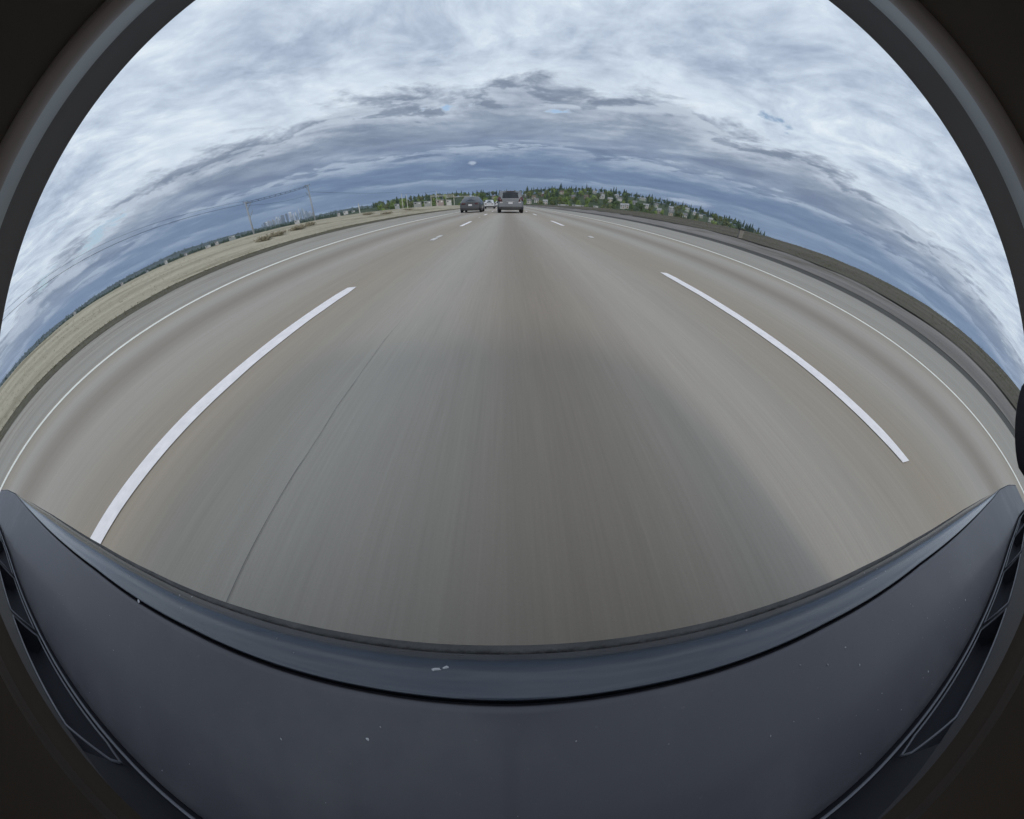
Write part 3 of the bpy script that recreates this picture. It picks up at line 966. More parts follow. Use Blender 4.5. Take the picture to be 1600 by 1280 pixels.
# tall transmission poles on the left with their cable run, parallel to the road
px_ = -95.


def trans_pole(y, top, label, br_dir):
    o = empty('transmission_pole', (px_, y, -4.))
    tag(o, label, 'pole', 'steel transmission poles on the left')
    h = top + 4.
    MB().tube([(0, 0, 0), (0, 0, h * .5), (0, 0, h)], [.42, .34, .26], 10).build('shaft', STEEL, o, True)
    MB().tube([(0, 0, 0), (0, 0, .4)], .7, 10).build('footing', PALEP, o)
    for k in range(2):
        MB().tube([(0, 0, h - 3.2 - k * 3.2), (0, br_dir * 2.6, h - .5 - k * 3.)], .12, 6).build('brace', STEEL, o)
    MB().tube([(0, 0, h - .4), (0, br_dir * 2.8, h - .35)], .14, 6).build('bracket_arm', STEEL, o)
    MB().tube([(-1.2, 0, h - .15), (1.2, 0, h - .15)], .12, 6).build('crossarm', STEEL, o)
    for s in (-1.1, 1.1):
        MB().tube([(s, 0, h - .15), (s, 0, h + .35)], [.10, .05], 6).build('insulator', BLACKP, o)
    return o


trans_pole(101., EYE + 13.6, 'nearer left steel transmission pole, left of the city towers', 1)
trans_pole(144., EYE + 18.6, 'taller steel transmission pole in front of the city towers', -1)


def cable(name, label, a, b, sag, r_, strands=1, sp_=.5):
    a = Vector(a); b = Vector(b)
    o = empty(name, a)
    tag(o, label, 'cable', 'overhead cables left of the road')
    for s in range(strands):
        off = Vector((0, 0, -s * sp_))
        pts_ = []
        for k in range(33):
            t = k / 32
            p = (b - a) * t + off; p.z -= sag * 4 * t * (1 - t) * (1 + .15 * s)
            pts_.append(p)
        MB().tube(pts_, r_, 5).build('strand', WIRE, o)
    return o


zA, zB = EYE + 13.5, EYE + 18.3
c1 = cable('overhead_cable', 'thick cable bundle hung between the two transmission poles', (px_, 101, zA), (px_, 144, zB), .5, .075, 2, .55)
for k in range(1, 12):
    t = k / 12
    p = Vector((0, 43 * t, (zB - zA) * t - .5 * 4 * t * (1 - t)))
    MB().tube([p, p + Vector((0, 0, -.62))], .10, 4).build('cable_spacer', WIRE, c1)
cable('overhead_cable', 'lower thin cable between the two transmission poles', (px_, 101, zA - 1.2), (px_, 144, zA + .6), 1.3, .035)
cable('overhead_cable', 'upper cable running from the nearer transmission pole to the left picture edge', (px_ + 1.1, 101, zA + .3), (px_ + 1.1, -60, zA + 1.2), 1.0, .03)
cable('overhead_cable', 'lower cable running from the nearer transmission pole to the left picture edge', (px_ - 1.1, 101, zA - .5), (px_ - 1.1, -60, zA + .3), 1.2, .05)
# thin wires right of the taller pole
cable('overhead_cable', 'thin wire from the taller transmission pole towards the wood', (px_, 144, zB - 3.), (-80, 232, EYE + 13.2), 1.4, .05)
cable('overhead_cable', 'thin wire between the twin tall poles and the portal frames', at(-18.5, 2.7, 250.), at(-12.55, 2.7, 235.), .6, .05)

# ================================================================== CITY SKYLINE, far off
TW = {
    'pale': mat('pale_tower', (.50, .54, .58), .5, .08, .02),
    'white': mat('white_tower', (.85, .86, .87), .5, .06, .02),
    'dark': mat('dark_tower', (.10, .12, .14), .3, .1, .02),
    'blue': mat('blue_glass_tower', (.26, .33, .41), .25, .1, .02),
    'grey': mat('grey_tower', (.30, .33, .37), .5, .1, .02),
    'tan': mat('tan_tower', (.36, .33, .31), .6, .1, .02)}
TWIN = mat('tower_window_band', (.16, .20, .25), .15, .2, .05)
ROOFM = mat('roof_plant', (.20, .21, .22), .7)
ST = [(-41.70, 1.72, .24, 'blue', 'low'), (-41.30, 1.85, .35, 'dark', ''), (-40.98, 1.9, .26, 'white', ''), (-40.62, 2.0, .30, 'tan', ''), (-40.28, 1.86, .24, 'grey', ''),
      (-39.94, 2.02, .24, 'tan', ''), (-39.70, 1.92, .24, 'pale', ''), (-39.30, 2.46, .30, 'pale', 'spire'), (-38.98, 2.20, .24, 'pale', 'step'), (-38.75, 1.92, .20, 'grey', ''),
      (-38.35, 2.31, .50, 'dark', 'wide'), (-37.68, 2.42, .32, 'dark', 'slim'), (-37.07, 2.58, .36, 'white', 'broad'), (-36.83, 2.02, .2, 'grey', ''), (-36.58, 2.22, .16, 'white', 'slim'),
      (-36.23, 2.42, .27, 'pale', 'step'), (-36.00, 2.14, .14, 'blue', ''), (-35.64, 2.86, .19, 'pale', 'tall'), (-35.44, 2.37, .16, 'blue', ''), (-35.09, 2.92, .26, 'blue', 'tallest'),
      (-34.88, 2.41, .20, 'pale', 'step'), (-34.72, 2.06, .14, 'grey', ''), (-34.48, 2.26, .24, 'blue', ''), (-34.22, 1.87, .20, 'grey', ''), (-33.95, 2.03, .28, 'pale', ''), (-33.62, 1.76, .22, 'tan', '')]
DS = 4700.
ORD = ['first', 'second', 'third', 'fourth', 'fifth', 'sixth', 'seventh', 'eighth', 'ninth', 'tenth', 'eleventh', 'twelfth', 'thirteenth', 'fourteenth', 'fifteenth', 'sixteenth', 'seventeenth', 'eighteenth', 'nineteenth', 'twentieth', 'twenty-first', 'twenty-second', 'twenty-third', 'twenty-fourth', 'twenty-fifth', 'last']
for i, (az, e, wd, kind, shape) in enumerate(ST):
    dist = DS + (i * 137 % 300)
    p = at(az, 0, dist)
    w = dist * R(wd) * 1.12; h = EYE + dist * math.tan(R(e)) + 25.
    o = empty('skyscraper', (p.x, p.y, -25.), -R(az))
    what = {'spire': 'pale tower with a pointed top', 'wide': 'wide dark block', 'slim': 'slim %s tower' % kind, 'broad': 'broad bright white tower', 'tall': 'tall slender pale tower', 'tallest': 'tallest blue glass tower', 'step': 'pale stepped tower', 'low': 'low blue block'}.get(shape, '%s tower block' % kind)
    tag(o, '%s, %s from the left in the far city skyline' % (what, ORD[i]), 'skyscraper', 'towers of the far city skyline')
    y0, y1 = -w * .4, w * .4
    if shape in ('step', 'tall'):
        MB().box(-w / 2, w / 2, y0, y1, 0, h * .8).build('lower_shaft', TW[kind], o)
        MB().box(-w * .36, w * .36, y0 * .8, y1 * .8, h * .8, h).build('upper_shaft', TW[kind], o)
    else:
        MB().box(-w / 2, w / 2, y0, y1, 0, h * (.86 if shape in ('spire', 'tallest') else 1.)).build('shaft', TW[kind], o)
    if shape in ('spire', 'tallest'):
        m = MB()
        z0_ = h * .86
        top_ = (0, 0, h) if shape == 'spire' else None
        cs = [(-w / 2, y0, z0_), (w / 2, y0, z0_), (w / 2, y1, z0_), (-w / 2, y1, z0_)]
        if top_:
            for a, b in zip(cs, cs[1:] + cs[:1]):
                m.tri(a, b, top_)
        else:
            tp = [(-w * .12, y0 * .6, h), (w * .42, y0 * .6, h * .97), (w * .42, y1 * .6, h * .97), (-w * .12, y1 * .6, h)]
            for k in range(4):
                m.quad(cs[k], cs[(k + 1) % 4], tp[(k + 1) % 4], tp[k])
            m.quad(*tp)
        m.build('crown', TW[kind], o)
    else:
        MB().box(-w * .22, w * .22, y0 * .5, y1 * .5, h, h + 6).build('roof_plant', ROOFM, o)
    wf = .3 if shape in ('step', 'tall') else .42
    for k in range(3):
        xx = (-1 + k) * wf * w * .72
        MB().box(xx - w * .085, xx + w * .085, y0 - 1.2, y0 - .2 if shape not in ('step', 'tall') else y0 + 2., h * .2, h * (.84 if shape in ('spire', 'tallest') else .78 if shape in ('step', 'tall') else .95)).build('window_band', TWIN, o)

# ================================================================== TREES
BARK = mat('bark', (.06, .045, .032), .9)


def leafmat(name, c0, c1):
    m = bpy.data.materials.new(name); m.use_nodes = True
    k = NG(m.node_tree)
    o = k.new('ShaderNodeOutputMaterial'); b = k.new('ShaderNodeBsdfPrincipled')
    k.l.new(b.outputs[0], o.inputs[0])
    t = k.new('ShaderNodeTexCoord')
    oi = k.new('ShaderNodeObjectInfo')
    n = k.noise(t.outputs['Object'], 7., 3, .6)
    f = k.m('ADD', k.m('MULTIPLY', n, .7), k.m('MULTIPLY', oi.outputs['Random'], .3))
    k.l.new(k.ramp(f, [(.3, c0), (.72, c1)]), b.inputs['Base Color'])
    b.inputs['Roughness'].default_value = .75
    b.inputs['Specular IOR Level'].default_value = .2
    return m


CONM = leafmat('conifer_needles', (0.027, 0.049, 0.031), (0.081, 0.119, 0.068))
BROM = [leafmat('broad_leaves_mid', (0.061, 0.097, 0.033), (0.162, 0.223, 0.078)), leafmat('broad_leaves_olive', (0.081, 0.101, 0.042), (0.203, 0.223, 0.098)), leafmat('broad_leaves_bright', (0.135, 0.196, 0.046), (0.297, 0.378, 0.111)), leafmat('broad_leaves_dark', (0.035, 0.065, 0.031), (0.101, 0.146, 0.068))]


def conifer_meshes(seed, h=1., wide=.17):
    r_ = random.Random(seed)
    t = MB().tube([(0, 0, -.25), (0, 0, .5), (0, 0, .97)], [.016, .011, .002], 5)
    c = MB()
    z = .08 + r_.uniform(0, .1)
    while z < .985:
        f = (1 - z)
        rad = wide * (f ** .8) * r_.uniform(.75, 1.15) + .008
        nb = max(4, int(5 + 6 * f))
        a0 = r_.uniform(0, 6.28)
        for k in range(nb):
            a = a0 + 6.283 * k / nb + r_.uniform(-.3, .3)
            rr = rad * r_.uniform(.55, 1.2)
            if r_.random() < .12:
                continue
            w = .42 * rr + .012
            ca, sa = math.cos(a), math.sin(a)
            droop = .35 * rr + r_.uniform(0, .02)
            b0 = Vector((0, 0, z + .02))
            p1 = Vector((ca * rr * .55 - sa * w, sa * rr * .55 + ca * w, z - droop * .4 + r_.uniform(-.01, .01)))
            p2 = Vector((ca * rr * .55 + sa * w, sa * rr * .55 - ca * w, z - droop * .4 + r_.uniform(-.01, .01)))
            tip = Vector((ca * rr, sa * rr, z - droop))
            up = Vector((ca * rr * .5, sa * rr * .5, z + .012))
            c.tri(b0, p1, up); c.tri(b0, up, p2); c.tri(up, p1, tip); c.tri(up, tip, p2)
        z += .030 + .03 * f + r_.uniform(0, .012)
    return t.mesh('trunk', True), c.mesh('crown')


def broad_meshes(seed, wide=.42, n=420):
    r_ = random.Random(seed)
    t = MB().tube([(0, 0, -.25), (0, 0, .2), (.01, .01, .45)], [.035, .028, .014], 6)
    cl = []
    for k in range(9):
        a = r_.uniform(0, 6.28); q = r_.uniform(.0, .62) * wide
        cz = r_.uniform(.36, .80)
        cl.append((Vector((math.cos(a) * q, math.sin(a) * q, cz)), wide * r_.uniform(.34, .55) * (1.05 - abs(cz - .5) * .7)))
        t.tube([(0, 0, .3), cl[-1][0] * .6 + Vector((0, 0, .13)), cl[-1][0]], [.012, .009, .003], 4)
    c = MB()
    for k in range(n):
        p, rad = r_.choice(cl)
        v_ = Vector((r_.gauss(0, 1), r_.gauss(0, 1), r_.gauss(0, 1) * .85)).normalized()
        q = p + v_ * rad * r_.uniform(.6, 1.08)
        if q.z < .14:
            q.z = .14 + r_.uniform(0, .08)
        nrm = (v_ + Vector((r_.uniform(-.6, .6), r_.uniform(-.6, .6), r_.uniform(-.2, .8)))).normalized()
        u = nrm.orthogonal().normalized(); w = nrm.cross(u)
        an = r_.uniform(0, 6.28); u, w = u * math.cos(an) + w * math.sin(an), w * math.cos(an) - u * math.sin(an)
        s = r_.uniform(.022, .05)
        c.quad(q - u * s - w * s * .7, q + u * s * .9 - w * s * .5, q + u * s + w * s * .8, q - u * s * .8 + w * s)
    return t.mesh('trunk', True), c.mesh('crown')


CON = [conifer_meshes(100 + k, wide=w) for k, w in enumerate((.20, .24, .28, .21, .18, .30))]
for t, c in CON:
    t.materials.append(BARK); c.materials.append(CONM)
BRO = []
LEAFC_ = {}
for k, w in enumerate((.40, .46, .36, .50)):
    BRO.append([])
    for q in range(4):
        t, c = broad_meshes(200 + k * 10 + q, w)
        t.materials.append(BARK); c.materials.append(BROM[q])
        LEAFC_[c.name] = ('mid green', 'olive green', 'bright green', 'deep green')[q]
        BRO[-1].append((t, c))


LEAFC = LEAFC_


def tree(name, meshes, loc, h, label, group, wx=1.):
    if group:
        look = LEAFC.get(meshes[1].name) or ('tall' if h > 17 else 'middling' if h > 13.5 else 'short')
        label = look + ' ' + label; group = look + ' ' + group
    o = empty(name, loc, rnd.uniform(0, 6.28))
    o.scale = (h * wx, h * wx, h)
    tag(o, label, 'tree', group)
    for nm, me in zip(('trunk', 'crown'), meshes):
        q = bpy.data.objects.new(nm, me); col.objects.link(q); q.parent = o
    return o


def hill_pt(az, t):
    dd = D0 + (D1 - D0) * t
    return Vector((dd * math.sin(R(az)), dd * math.cos(R(az)), hill_z(az, min(t, 1.))))


rt = random.Random(5)
LAB_RIDGE = ('dark conifer standing on the crest of the wooded hill', 'conifers along the hill crest')
LAB_SLOPE = ('dark conifer standing among houses on the hill slope', 'conifers on the hill slope')
LAB_LEFT = ('conifer in the wood left of the traffic', 'conifers in the wood left of the traffic')
LAB_B = ('round leafy tree among houses on the hill slope', 'leafy trees on the hill slope')
LAB_BL = ('round leafy tree in the wood left of the traffic', 'leafy trees in the wood left of the traffic')
# houses first, so that trees can leave room
HOUSES = [(3.73, 0.60, 0.91), (4.62, 1.29, 0.68), (5.09, 0.75, 0.68), (6.70, 0.58, 0.80), (15.21, 2.72, 0.77), (16.45, 2.50, 0.77), (16.61, 2.09, 0.88), (18.00, 1.68, 0.99), (19.01, 2.42, 0.87), (19.6, 2.0, 0.87), (20.32, 0.95, 0.44), (20.97, 1.02, 0.87), (23.50, 2.40, 1.28), (24.23, 1.32, 1.07), (28.54, 1.54, 1.15), (31.04, 1.85, 0.82), (30.93, 0.88, 0.83), (28.56, 0.90, 0.63), (32.40, 1.47, 0.51), (26.60, 0.91, 0.64), (-2.44, 1.3, 0.68), (13.85, 1.86, 0.78), (6.18, 1.9, 0.68), (9.53, 2.3, 0.78), (33.51, 1.2, 0.61), (25.90, 1.77, 0.74), (3.0, 1.5, .7), (11.6, 1.7, .7), (22.3, 1.7, .8), (35.2, .95, .6)]
az = -23.5
while az < 45.5:
    left = az < -1
    far_t = rt.uniform(.93, 1.04)
    h = rt.choice((13, 15, 17, 20, 12)) * rt.uniform(.8, 1.15)
    if left:
        h *= .85
    if az > 44:
        h *= .75
    if 24 < az:
        h *= .92
    lab = LAB_LEFT if left else LAB_RIDGE
    tree('conifer', CON[rt.randrange(6)], hill_pt(az, far_t), h, lab[0], lab[1], rt.uniform(.9, 1.35))
    az += rt.uniform(.38, .9) if az < 42 else rt.uniform(.25, .5)


def in_front_of_house(az, e, t):
    for ha, he, hw in HOUSES:
        if abs(az - ha) < hw * .62 and he - 1.15 < e < he + .12 and t < .9:
            return True
    return False


n = 0; guard = 0
while n < 95 and guard < 3000:
    guard += 1
    az = rt.uniform(-22, 44); t = rt.uniform(.15, .93)
    p = hill_pt(az, t); e = math.degrees(math.atan2(p.z - EYE, math.hypot(p.x, p.y)))
    if in_front_of_house(az, e, t):
        continue
    lab = LAB_LEFT if az < -1 else LAB_SLOPE
    tree('conifer', CON[rt.randrange(6)], p, rt.uniform(12, 19), lab[0], lab[1], rt.uniform(.9, 1.4))
    n += 1
n = 0; guard = 0
while n < 270 and guard < 4000:
    guard += 1
    az = rt.uniform(-23, 43) if n % 3 else rt.uniform(-23, 26); t = rt.uniform(.0, .88) ** 1.1
    p = hill_pt(az, t); e = math.degrees(math.atan2(p.z - EYE, math.hypot(p.x, p.y)))
    if in_front_of_house(az, e, t):
        continue
    q = rt.choice((0, 0, 1, 1, 2, 2 if az < 26 else 1, 3 if az > 25 else 0))
    lab = LAB_BL if az < -1 else LAB_B
    tree('broadleaf_tree', BRO[rt.randrange(4)][q], p, rt.uniform(9., 15.) * (.8 if t < .3 else 1.), lab[0], lab[1], rt.uniform(.9, 1.25))
    n += 1
az = -23.
while az < 40:
    lab = LAB_BL if az < -1 else ('round leafy tree on the crest of the wooded hill', 'leafy trees along the hill crest')
    tree('broadleaf_tree', BRO[rt.randrange(4)][rt.choice((3, 3, 0, 1))], hill_pt(az, rt.uniform(.86, 1.0)), rt.uniform(10, 15), lab[0], lab[1], rt.uniform(1., 1.3))
    az += rt.uniform(.4, .95)
for k in range(46):
    az = rt.uniform(3, 46); t = rt.uniform(.0, .25)
    p = hill_pt(az, t); e = math.degrees(math.atan2(p.z - EYE, math.hypot(p.x, p.y)))
    if not in_front_of_house(az, e, t):
        tree('broadleaf_tree', BRO[rt.randrange(4)][rt.choice((0, 1, 3, 1))], p, rt.uniform(5, 8.5), 'low leafy tree at the foot of the wooded hill', 'leafy trees at the hill foot', rt.uniform(1., 1.3))
tree('broadleaf_tree', BRO[1][2], at(9.9, -.05, 400), 13.5, 'bright yellow green round tree right of the silver car', None, 1.1)
tree('broadleaf_tree', BRO[3][2], at(12.6, -.1, 400), 10.5, 'second bright green tree, right of the brightest one', None, 1.1)
tree('conifer', CON[2], hill_pt(9.3, 1.), 24., 'tallest dark conifer on the crest, above the bright green tree', None, 1.5)

# far-off woods on the left ridges: one mass
m = MB()
r_ = random.Random(31)
for tab_d, tab, cnt in ((1330., [(-98, .55), (-88, .75), (-80, .7), (-72, .8), (-64, .8), (-56, .85), (-48, .8), (-42, .75), (-34, .65), (-27, .85), (-20, .8)], 900), (4250., LRID, 900)):
    for k in range(cnt):
        az = r_.uniform(-97, -21)
        dd = tab_d * r_.uniform(.93, 1.02)
        e = interp(tab, az)
        p = at(az, e, dd); p.z -= r_.uniform(3, 9) * dd / 1400
        h = r_.uniform(7, 15) * (1 if dd < 2000 else 1.9); w = h * r_.uniform(.25, .55)
        for b in range(5):
            a0 = r_.uniform(0, 3.14)
            zz = p.z + h * r_.uniform(.0, .4)
            m.tri(p + Vector((math.cos(a0) * w, math.sin(a0) * w, zz - p.z)), p + Vector((-math.cos(a0) * w, -math.sin(a0) * w, zz - p.z + r_.uniform(-1, 1))), p + Vector((r_.uniform(-.4, .4) * w, r_.uniform(-.4, .4) * w, zz - p.z + h * r_.uniform(.5, .75))))
wood = m.build('distant_wood', CONM)
wood['kind'] = 'stuff'
wood['label'] = 'dark distant wood along the low ridges on the left'; wood['category'] = 'wood'

# ================================================================== HOUSES ON THE HILL
WALLS = {'white': mat('white_siding', (.46, .45, .43), .8, .06, .5), 'cream': mat('cream_siding', (.38, .34, .28), .8, .06, .5), 'grey': mat('grey_siding', (.30, .31, .31), .8, .06, .5), 'sage': mat('sage_siding', (.34, .37, .31), .8, .06, .5), 'brown': mat('brown_siding', (.22, .16, .12), .8, .06, .5)}
ROOFS = {'grey': mat('grey_shingles', (.17, .17, .175), .9, .12, 1.), 'brown': mat('brown_shingles', (.15, .115, .09), .9, .12, 1.), 'light': mat('pale_roofing', (.30, .30, .30), .8, .08, 1.)}
PANE = mat('window_pane', (.03, .04, .05), .1)
FRAME = mat('white_frame', (.6, .6, .58), .6)
DOOR = mat('door_paint', (.16, .07, .05), .5)


def house(p, rz, w, dpt, h, rh_, wall, roof, label, cat='house', group='houses on the hill slope', floors=2, found=6.):
    o = empty('house', p, rz)
    tag(o, label, cat, group)
    wl = MB().box(-w / 2, w / 2, -dpt / 2, dpt / 2, -found, h)
    for s in (-1, 1):
        wl.tri((s * w / 2, -dpt / 2, h), (s * w / 2, dpt / 2, h), (s * w / 2, 0, h + rh_))
    wl.build('wall', WALLS[wall], o)
    rf = MB(); ov = .5
    for s in (-1, 1):
        a = [(-w / 2 - ov, s * (dpt / 2 + ov), h - ov * rh_ / (dpt / 2)), (w / 2 + ov, s * (dpt / 2 + ov), h - ov * rh_ / (dpt / 2)), (w / 2 + ov, 0, h + rh_), (-w / 2 - ov, 0, h + rh_)]
        b = [(x, y, z + .25) for x, y, z in a]
        rf.quad(*a); rf.quad(*b)
        for k in range(4):
            rf.quad(a[k], a[(k + 1) % 4], b[(k + 1) % 4], b[k])
    r_o = rf.build('roof', ROOFS[roof], o)
    MB().box(w * .2, w * .2 + .8, .3, 1.1, h + rh_ * .4, h + rh_ + .9).build('chimney', WALLS['brown'], r_o)
    nx = max(2, int(w / 3.4))
    for fl in range(floors):
        for k in range(nx):
            x = -w / 2 + w * (k + .5) / nx
            z0_ = .9 + fl * (h / floors)
            if fl == 0 and k == nx // 2:
                dr = MB().box(x - .5, x + .5, -dpt / 2 - .06, -dpt / 2 + .05, 0, 2.1).build('door', DOOR, o)
                continue
            wn = MB().box(x - .85, x + .85, -dpt / 2 - .08, -dpt / 2 + .02, z0_ - .1, z0_ + 1.4).build('window', FRAME, o)
            MB().box(x - .7, x + .7, -dpt / 2 - .11, -dpt / 2 - .081, z0_, z0_ + 1.3).build('pane', PANE, wn)
    return o


CYC = [('white', 'grey'), ('cream', 'brown'), ('white', 'grey'), ('white', 'light'), ('grey', 'light'), ('sage', 'grey'), ('white', 'light'), ('cream', 'light'), ('grey', 'light'), ('white', 'grey'), ('white', 'light'), ('white', 'light'), ('sage', 'light'), ('white', 'light'), ('grey', 'light'), ('sage', 'light'), ('white', 'grey'), ('cream', 'grey'), ('white', 'light'), ('cream', 'light'), ('cream', 'brown'), ('brown', 'brown'), ('brown', 'light'), ('cream', 'brown'), ('sage', 'light'), ('sage', 'grey'), ('cream', 'light'), ('brown', 'grey'), ('grey', 'grey'), ('white', 'light')]
order = sorted(range(len(HOUSES)), key=lambda i: HOUSES[i][0])
rank = {i: k for k, i in enumerate(order)}
NUM = ORD[:25] + ['twenty-sixth', 'twenty-seventh', 'twenty-eighth', 'twenty-ninth', 'thirtieth']
for i, (ha, he, hw) in enumerate(HOUSES):
    # find how far up the slope this house stands
    best = min((abs(math.degrees(math.atan2(hill_z(ha, t / 100) + 3. - EYE, D0 + (D1 - D0) * t / 100)) - he), t / 100) for t in range(0, 101))[1]
    p = hill_pt(ha, best); dist = math.hypot(p.x, p.y)
    w = max(6., min(15., dist * R(hw) * .85))
    wa, ro = CYC[i]
    big_ = w > 13
    hh = house(p, -R(ha) + rt.uniform(-.5, .5), w, min(11, w * .75), 5.2 if w > 8 else 4.2, rt.uniform(1.8, 2.8), wa, ro,
               '%s%s house with %s roof, %s from the left on the wooded hill' % ('large ' if big_ else 'small ' if w < 8 else '', wa, {'grey': 'grey', 'brown': 'brown', 'light': 'pale'}[ro], NUM[rank[i]]))

# low sheds and blocks round the foot of the hill and on the left plain
SHEDM = {'pink': mat('pinkish_cladding', (.32, .26, .24), .8, .1, .3), 'white': WALLS['white'], 'grey': WALLS['grey'], 'pale': mat('pale_cladding', (.28, .29, .27), .8, .1, .3), 'tan': TW['tan']}
SHEDS = [(-12.08, 1.03, 1.45, .65, 'pink', 'long pinkish shed seen through the portal frames'), (-10.45, .94, .90, .54, 'white', 'white shed between the portal frames and the dark car'), (-14.22, .96, 1.33, .50, 'pale', 'pale ribbed shed left of the portal frames'),
         (-16.0, .97, 1.44, .43, 'pale', 'long pale ribbed shed right of the twin tall poles'), (-19.54, 1.0, .87, .42, 'grey', 'small grey shed left of the twin tall poles'), (-28.27, .98, .83, .36, 'white', 'bright white block right of the city towers'),
         (-29.47, .86, .52, .31, 'tan', 'small tan block left of the bright white one'), (-27.0, .88, .63, .26, 'pale', 'small pale block right of the bright white one'), (-36.3, .96, .89, .40, 'white', 'low white hall at the foot of the city towers'),
         (9.91, .27, 2.04, .22, 'white', 'long low white shed under the bright green tree'), (12.53, .32, 2.14, .26, 'white', 'long low white shed right of the bright green tree'), (15.69, .40, .89, .30, 'white', 'short white shed at the foot of the hill'),
         (-46.64, 1.17, 1.10, .30, 'pale', 'pale hall left of the nearer transmission pole'), (-50.43, .95, .89, .30, 'white', 'white hall farther left of the nearer transmission pole'), (-53.9, .98, .5, .5, 'tan', 'tall tan block on the left plain'),
         (-56.97, 1.15, .5, .36, 'white', 'small white block on the left ridge'), (-49.05, 1.1, .6, .3, 'tan', 'tan block among trees on the left plain'), (-59.96, .95, .43, .25, 'grey', 'small grey block on the left plain'), (-63.98, 1.1, .43, .28, 'tan', 'small tan block near the left picture edge'), (-71.93, 1.2, .44, .25, 'white', 'small white block nearest the left picture edge')]
for a, e, wd, hd, mt, lab in SHEDS:
    dist = 330. if abs(a) < 21 else 1150.
    p = at(a, e - hd / 2, dist)
    w = dist * R(wd) * .92; h = dist * R(hd) * .8
    o = empty('shed', p, -R(a))
    tag(o, lab, 'shed', None)
    dpt = w * .5
    MB().box(-w / 2, w / 2, -dpt / 2, dpt / 2, -8 if dist < 500 else -25, h * .85).build('wall', SHEDM[mt], o)
    rf = MB()
    A = [(-w / 2 - .3, -dpt / 2 - .3, h * .85), (w / 2 + .3, -dpt / 2 - .3, h * .85), (w / 2 + .3, 0, h * 1.08), (-w / 2 - .3, 0, h * 1.08), (w / 2 + .3, dpt / 2 + .3, h * .85), (-w / 2 - .3, dpt / 2 + .3, h * .85)]
    rf.quad(A[0], A[1], A[2], A[3]); rf.quad(A[3], A[2], A[4], A[5]); rf.tri(A[1], A[4], A[2]); rf.tri(A[0], A[3], A[5])
    rf.build('roof', ROOFS['light' if mt in ('white', 'pale') else 'grey'], o)
    nb = max(2, int(w / (3. if dist < 500 else 9.)))
    for k in range(nb):
        x = -w / 2 + w * (k + .5) / nb; s = w / nb * .22
        MB().box(x - s, x + s, -dpt / 2 - .1, -dpt / 2 + .02, h * .15, h * .62).build('bay_door', FRAME if k % 2 else PANE, o)

# ================================================================== VERGE DETAIL
SHRUB = mat('dry_shrub', (.25, .22, .15), .9, .3, 9.)
STRAW = leafmat('straw_blades', (0.230, 0.210, 0.140), (0.414, 0.384, 0.280))
WEED = leafmat('olive_weed_blades', (.075, .072, .035), (.15, .14, .075))


def shrub(x, y, z, w, h, label, seed):
    r_ = random.Random(seed)
    o = empty('shrub', (x, y, z))
    tag(o, label, 'shrub', 'dry shrubs on the left bank')
    s_ = MB(); t_ = MB()
    for k in range(26):
        a = r_.uniform(0, 6.28); q = r_.uniform(.2, 1.) * w
        e = Vector((math.cos(a) * q * .6, math.sin(a) * q, h * r_.uniform(.4, 1.)))
        t_.tube([(0, 0, -.1), e * .5 + Vector((0, 0, .08)), e], [.02, .012, .004], 4)
        for b in range(26):
            p = e * r_.uniform(.35, 1.05) + Vector((r_.gauss(0, .10), r_.gauss(0, .16), r_.gauss(0, .07)))
            u = Vector((r_.uniform(-1, 1), r_.uniform(-1, 1), r_.uniform(-.3, 1))).normalized() * r_.uniform(.05, .12)
            v_ = u.orthogonal().normalized() * .03
            s_.quad(p - v_, p + v_, p + u + v_ * .5, p + u - v_ * .5)
    t_.build('stems', BARK, o); s_.build('foliage', SHRUB, o)


def bank_z(x):
    return interp([(-60, -3.2), (-40, -.6), (-30, .7), (-26, 1.02), (-23, 1.0), (-20, .72), (-17, .38), (-15, .15), (-13., 0.), (-12.2, -.02), (-11.2, -.03), (-10.3, -.02)], x)


for i, (x, y, w, h, lab) in enumerate(((-17.5, 24.0, 1.3, .50, 'dark dry shrub below the taller transmission pole, largest'), (-17.0, 20.3, 1.1, .38, 'dry shrub left of the largest dark shrub'), (-18.6, 27.2, .7, .36, 'small dry shrub right of the largest dark shrub'), (-16.6, 18.4, .9, .30, 'low dry shrub farthest left on the bank'), (-19., 41.5, 1.6, .42, 'dry shrub on the bank below the lone pale post'), (-17.0, 43., 1.5, .35, 'dry shrub below the twin tall poles, left one'), (-18.5, 58., 1.8, .4, 'dry shrub below the twin tall poles, right one'))):
    shrub(x, y, bank_z(x) - .02, w, h * .6, lab, 400 + i)


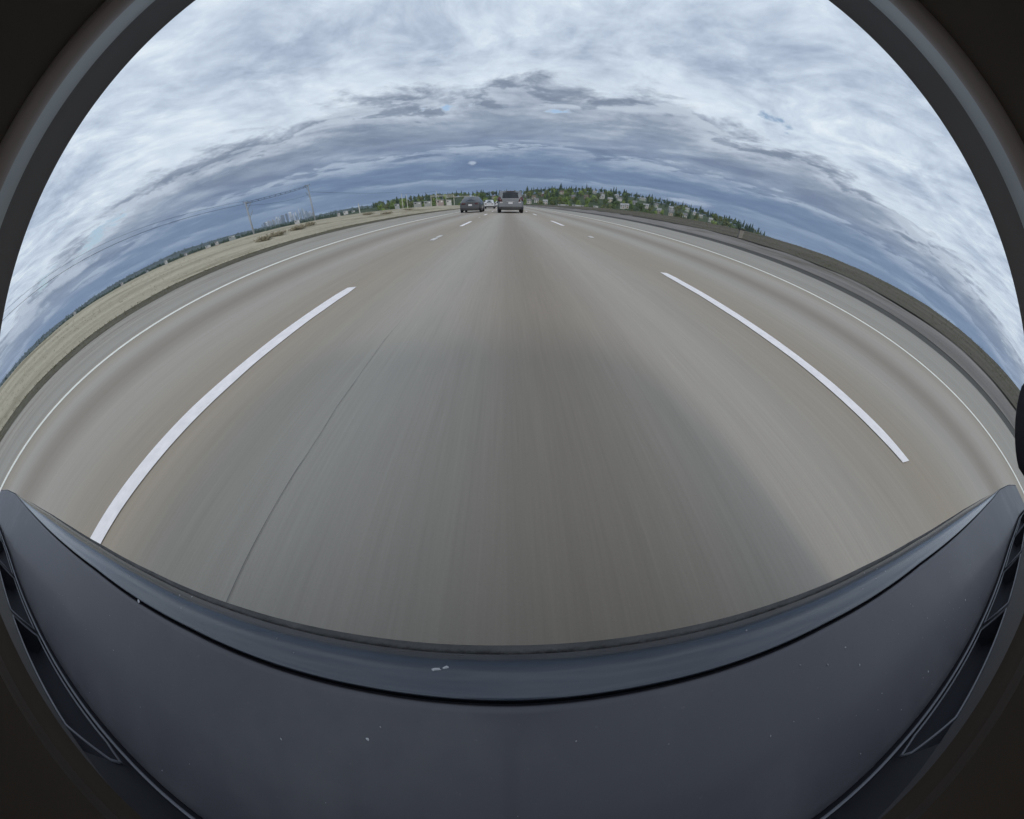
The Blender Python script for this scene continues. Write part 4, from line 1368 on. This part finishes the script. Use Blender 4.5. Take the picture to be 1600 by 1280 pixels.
def blades(name, label, m_, n, xr, yr, zf, hr, seed, clump=.0):
    r_ = random.Random(seed); m = MB()
    for k in range(n):
        x = r_.uniform(*xr); y = yr[0] + (yr[1] - yr[0]) * r_.random() ** 1.7
        z = zf(x) - .01
        for b in range(3):
            a = r_.uniform(0, 6.28); w = r_.uniform(.006, .014); h = r_.uniform(*hr)
            bx, by = x + r_.uniform(-.08, .08), y + r_.uniform(-.08, .08)
            lx, ly = math.cos(a) * h * r_.uniform(.1, .5), math.sin(a) * h * r_.uniform(.2, .8)
            m.tri((bx - w * math.sin(a), by + w * math.cos(a), z), (bx + w * math.sin(a), by - w * math.cos(a), z), (bx + lx, by + ly, z + h))
    o = m.build(name, m_)
    o['kind'] = 'stuff'; o['label'] = label; o['category'] = 'grass'
    return o


blades('dry_grass', 'dry straw coloured grass on the left bank', STRAW, 6000, (-26, -13), (-12, 75), bank_z, (.02, .07), 61)
blades('ditch_weeds', 'dark weeds growing in the left ditch', WEED, 5000, (-13.2, -10.4), (-10, 70), bank_z, (.02, .08), 62)
rz_ = lambda x: interp([(12.0, 0), (12.6, .13), (13.2, .24), (14.0, .35), (15., .46), (17.0, .64), (19., .80), (20.5, .93), (22, .99), (24, .9)], x)
blades('bank_grass', 'short brown grass on the right bank', WEED, 4000, (14.2, 22.5), (-8, 70), rz_, (.03, .10), 63)

# short concrete post with a dark cap on the right bank
o = empty('marker_post', (14.3, 16.8, .38))
tag(o, 'short pale post with dark cap on the right bank', 'post')
MB().box(-.16, .16, -.07, .07, -.1, .48).build('post', mat('weathered_concrete', (.20, .185, .165), .9, .15, 8.), o)
MB().box(-.24, .24, -.10, .10, .485, .56).build('cap', BLACKP, o)

# ================================================================== HAZE
hz = MB().box(-6300, 6300, -3100, 6300, -52, 420).build('haze', None)
hz['kind'] = 'stuff'
hm = bpy.data.materials.new('haze_air'); hm.use_nodes = True
k = NG(hm.node_tree)
ho = k.new('ShaderNodeOutputMaterial'); pv = k.new('ShaderNodeVolumePrincipled')
pv.inputs['Color'].default_value = (.72, .82, .97, 1)
pv.inputs['Density'].default_value = .8e-4
pv.inputs['Anisotropy'].default_value = .2
k.l.new(pv.outputs[0], ho.inputs['Volume'])
hz.data.materials.append(hm)
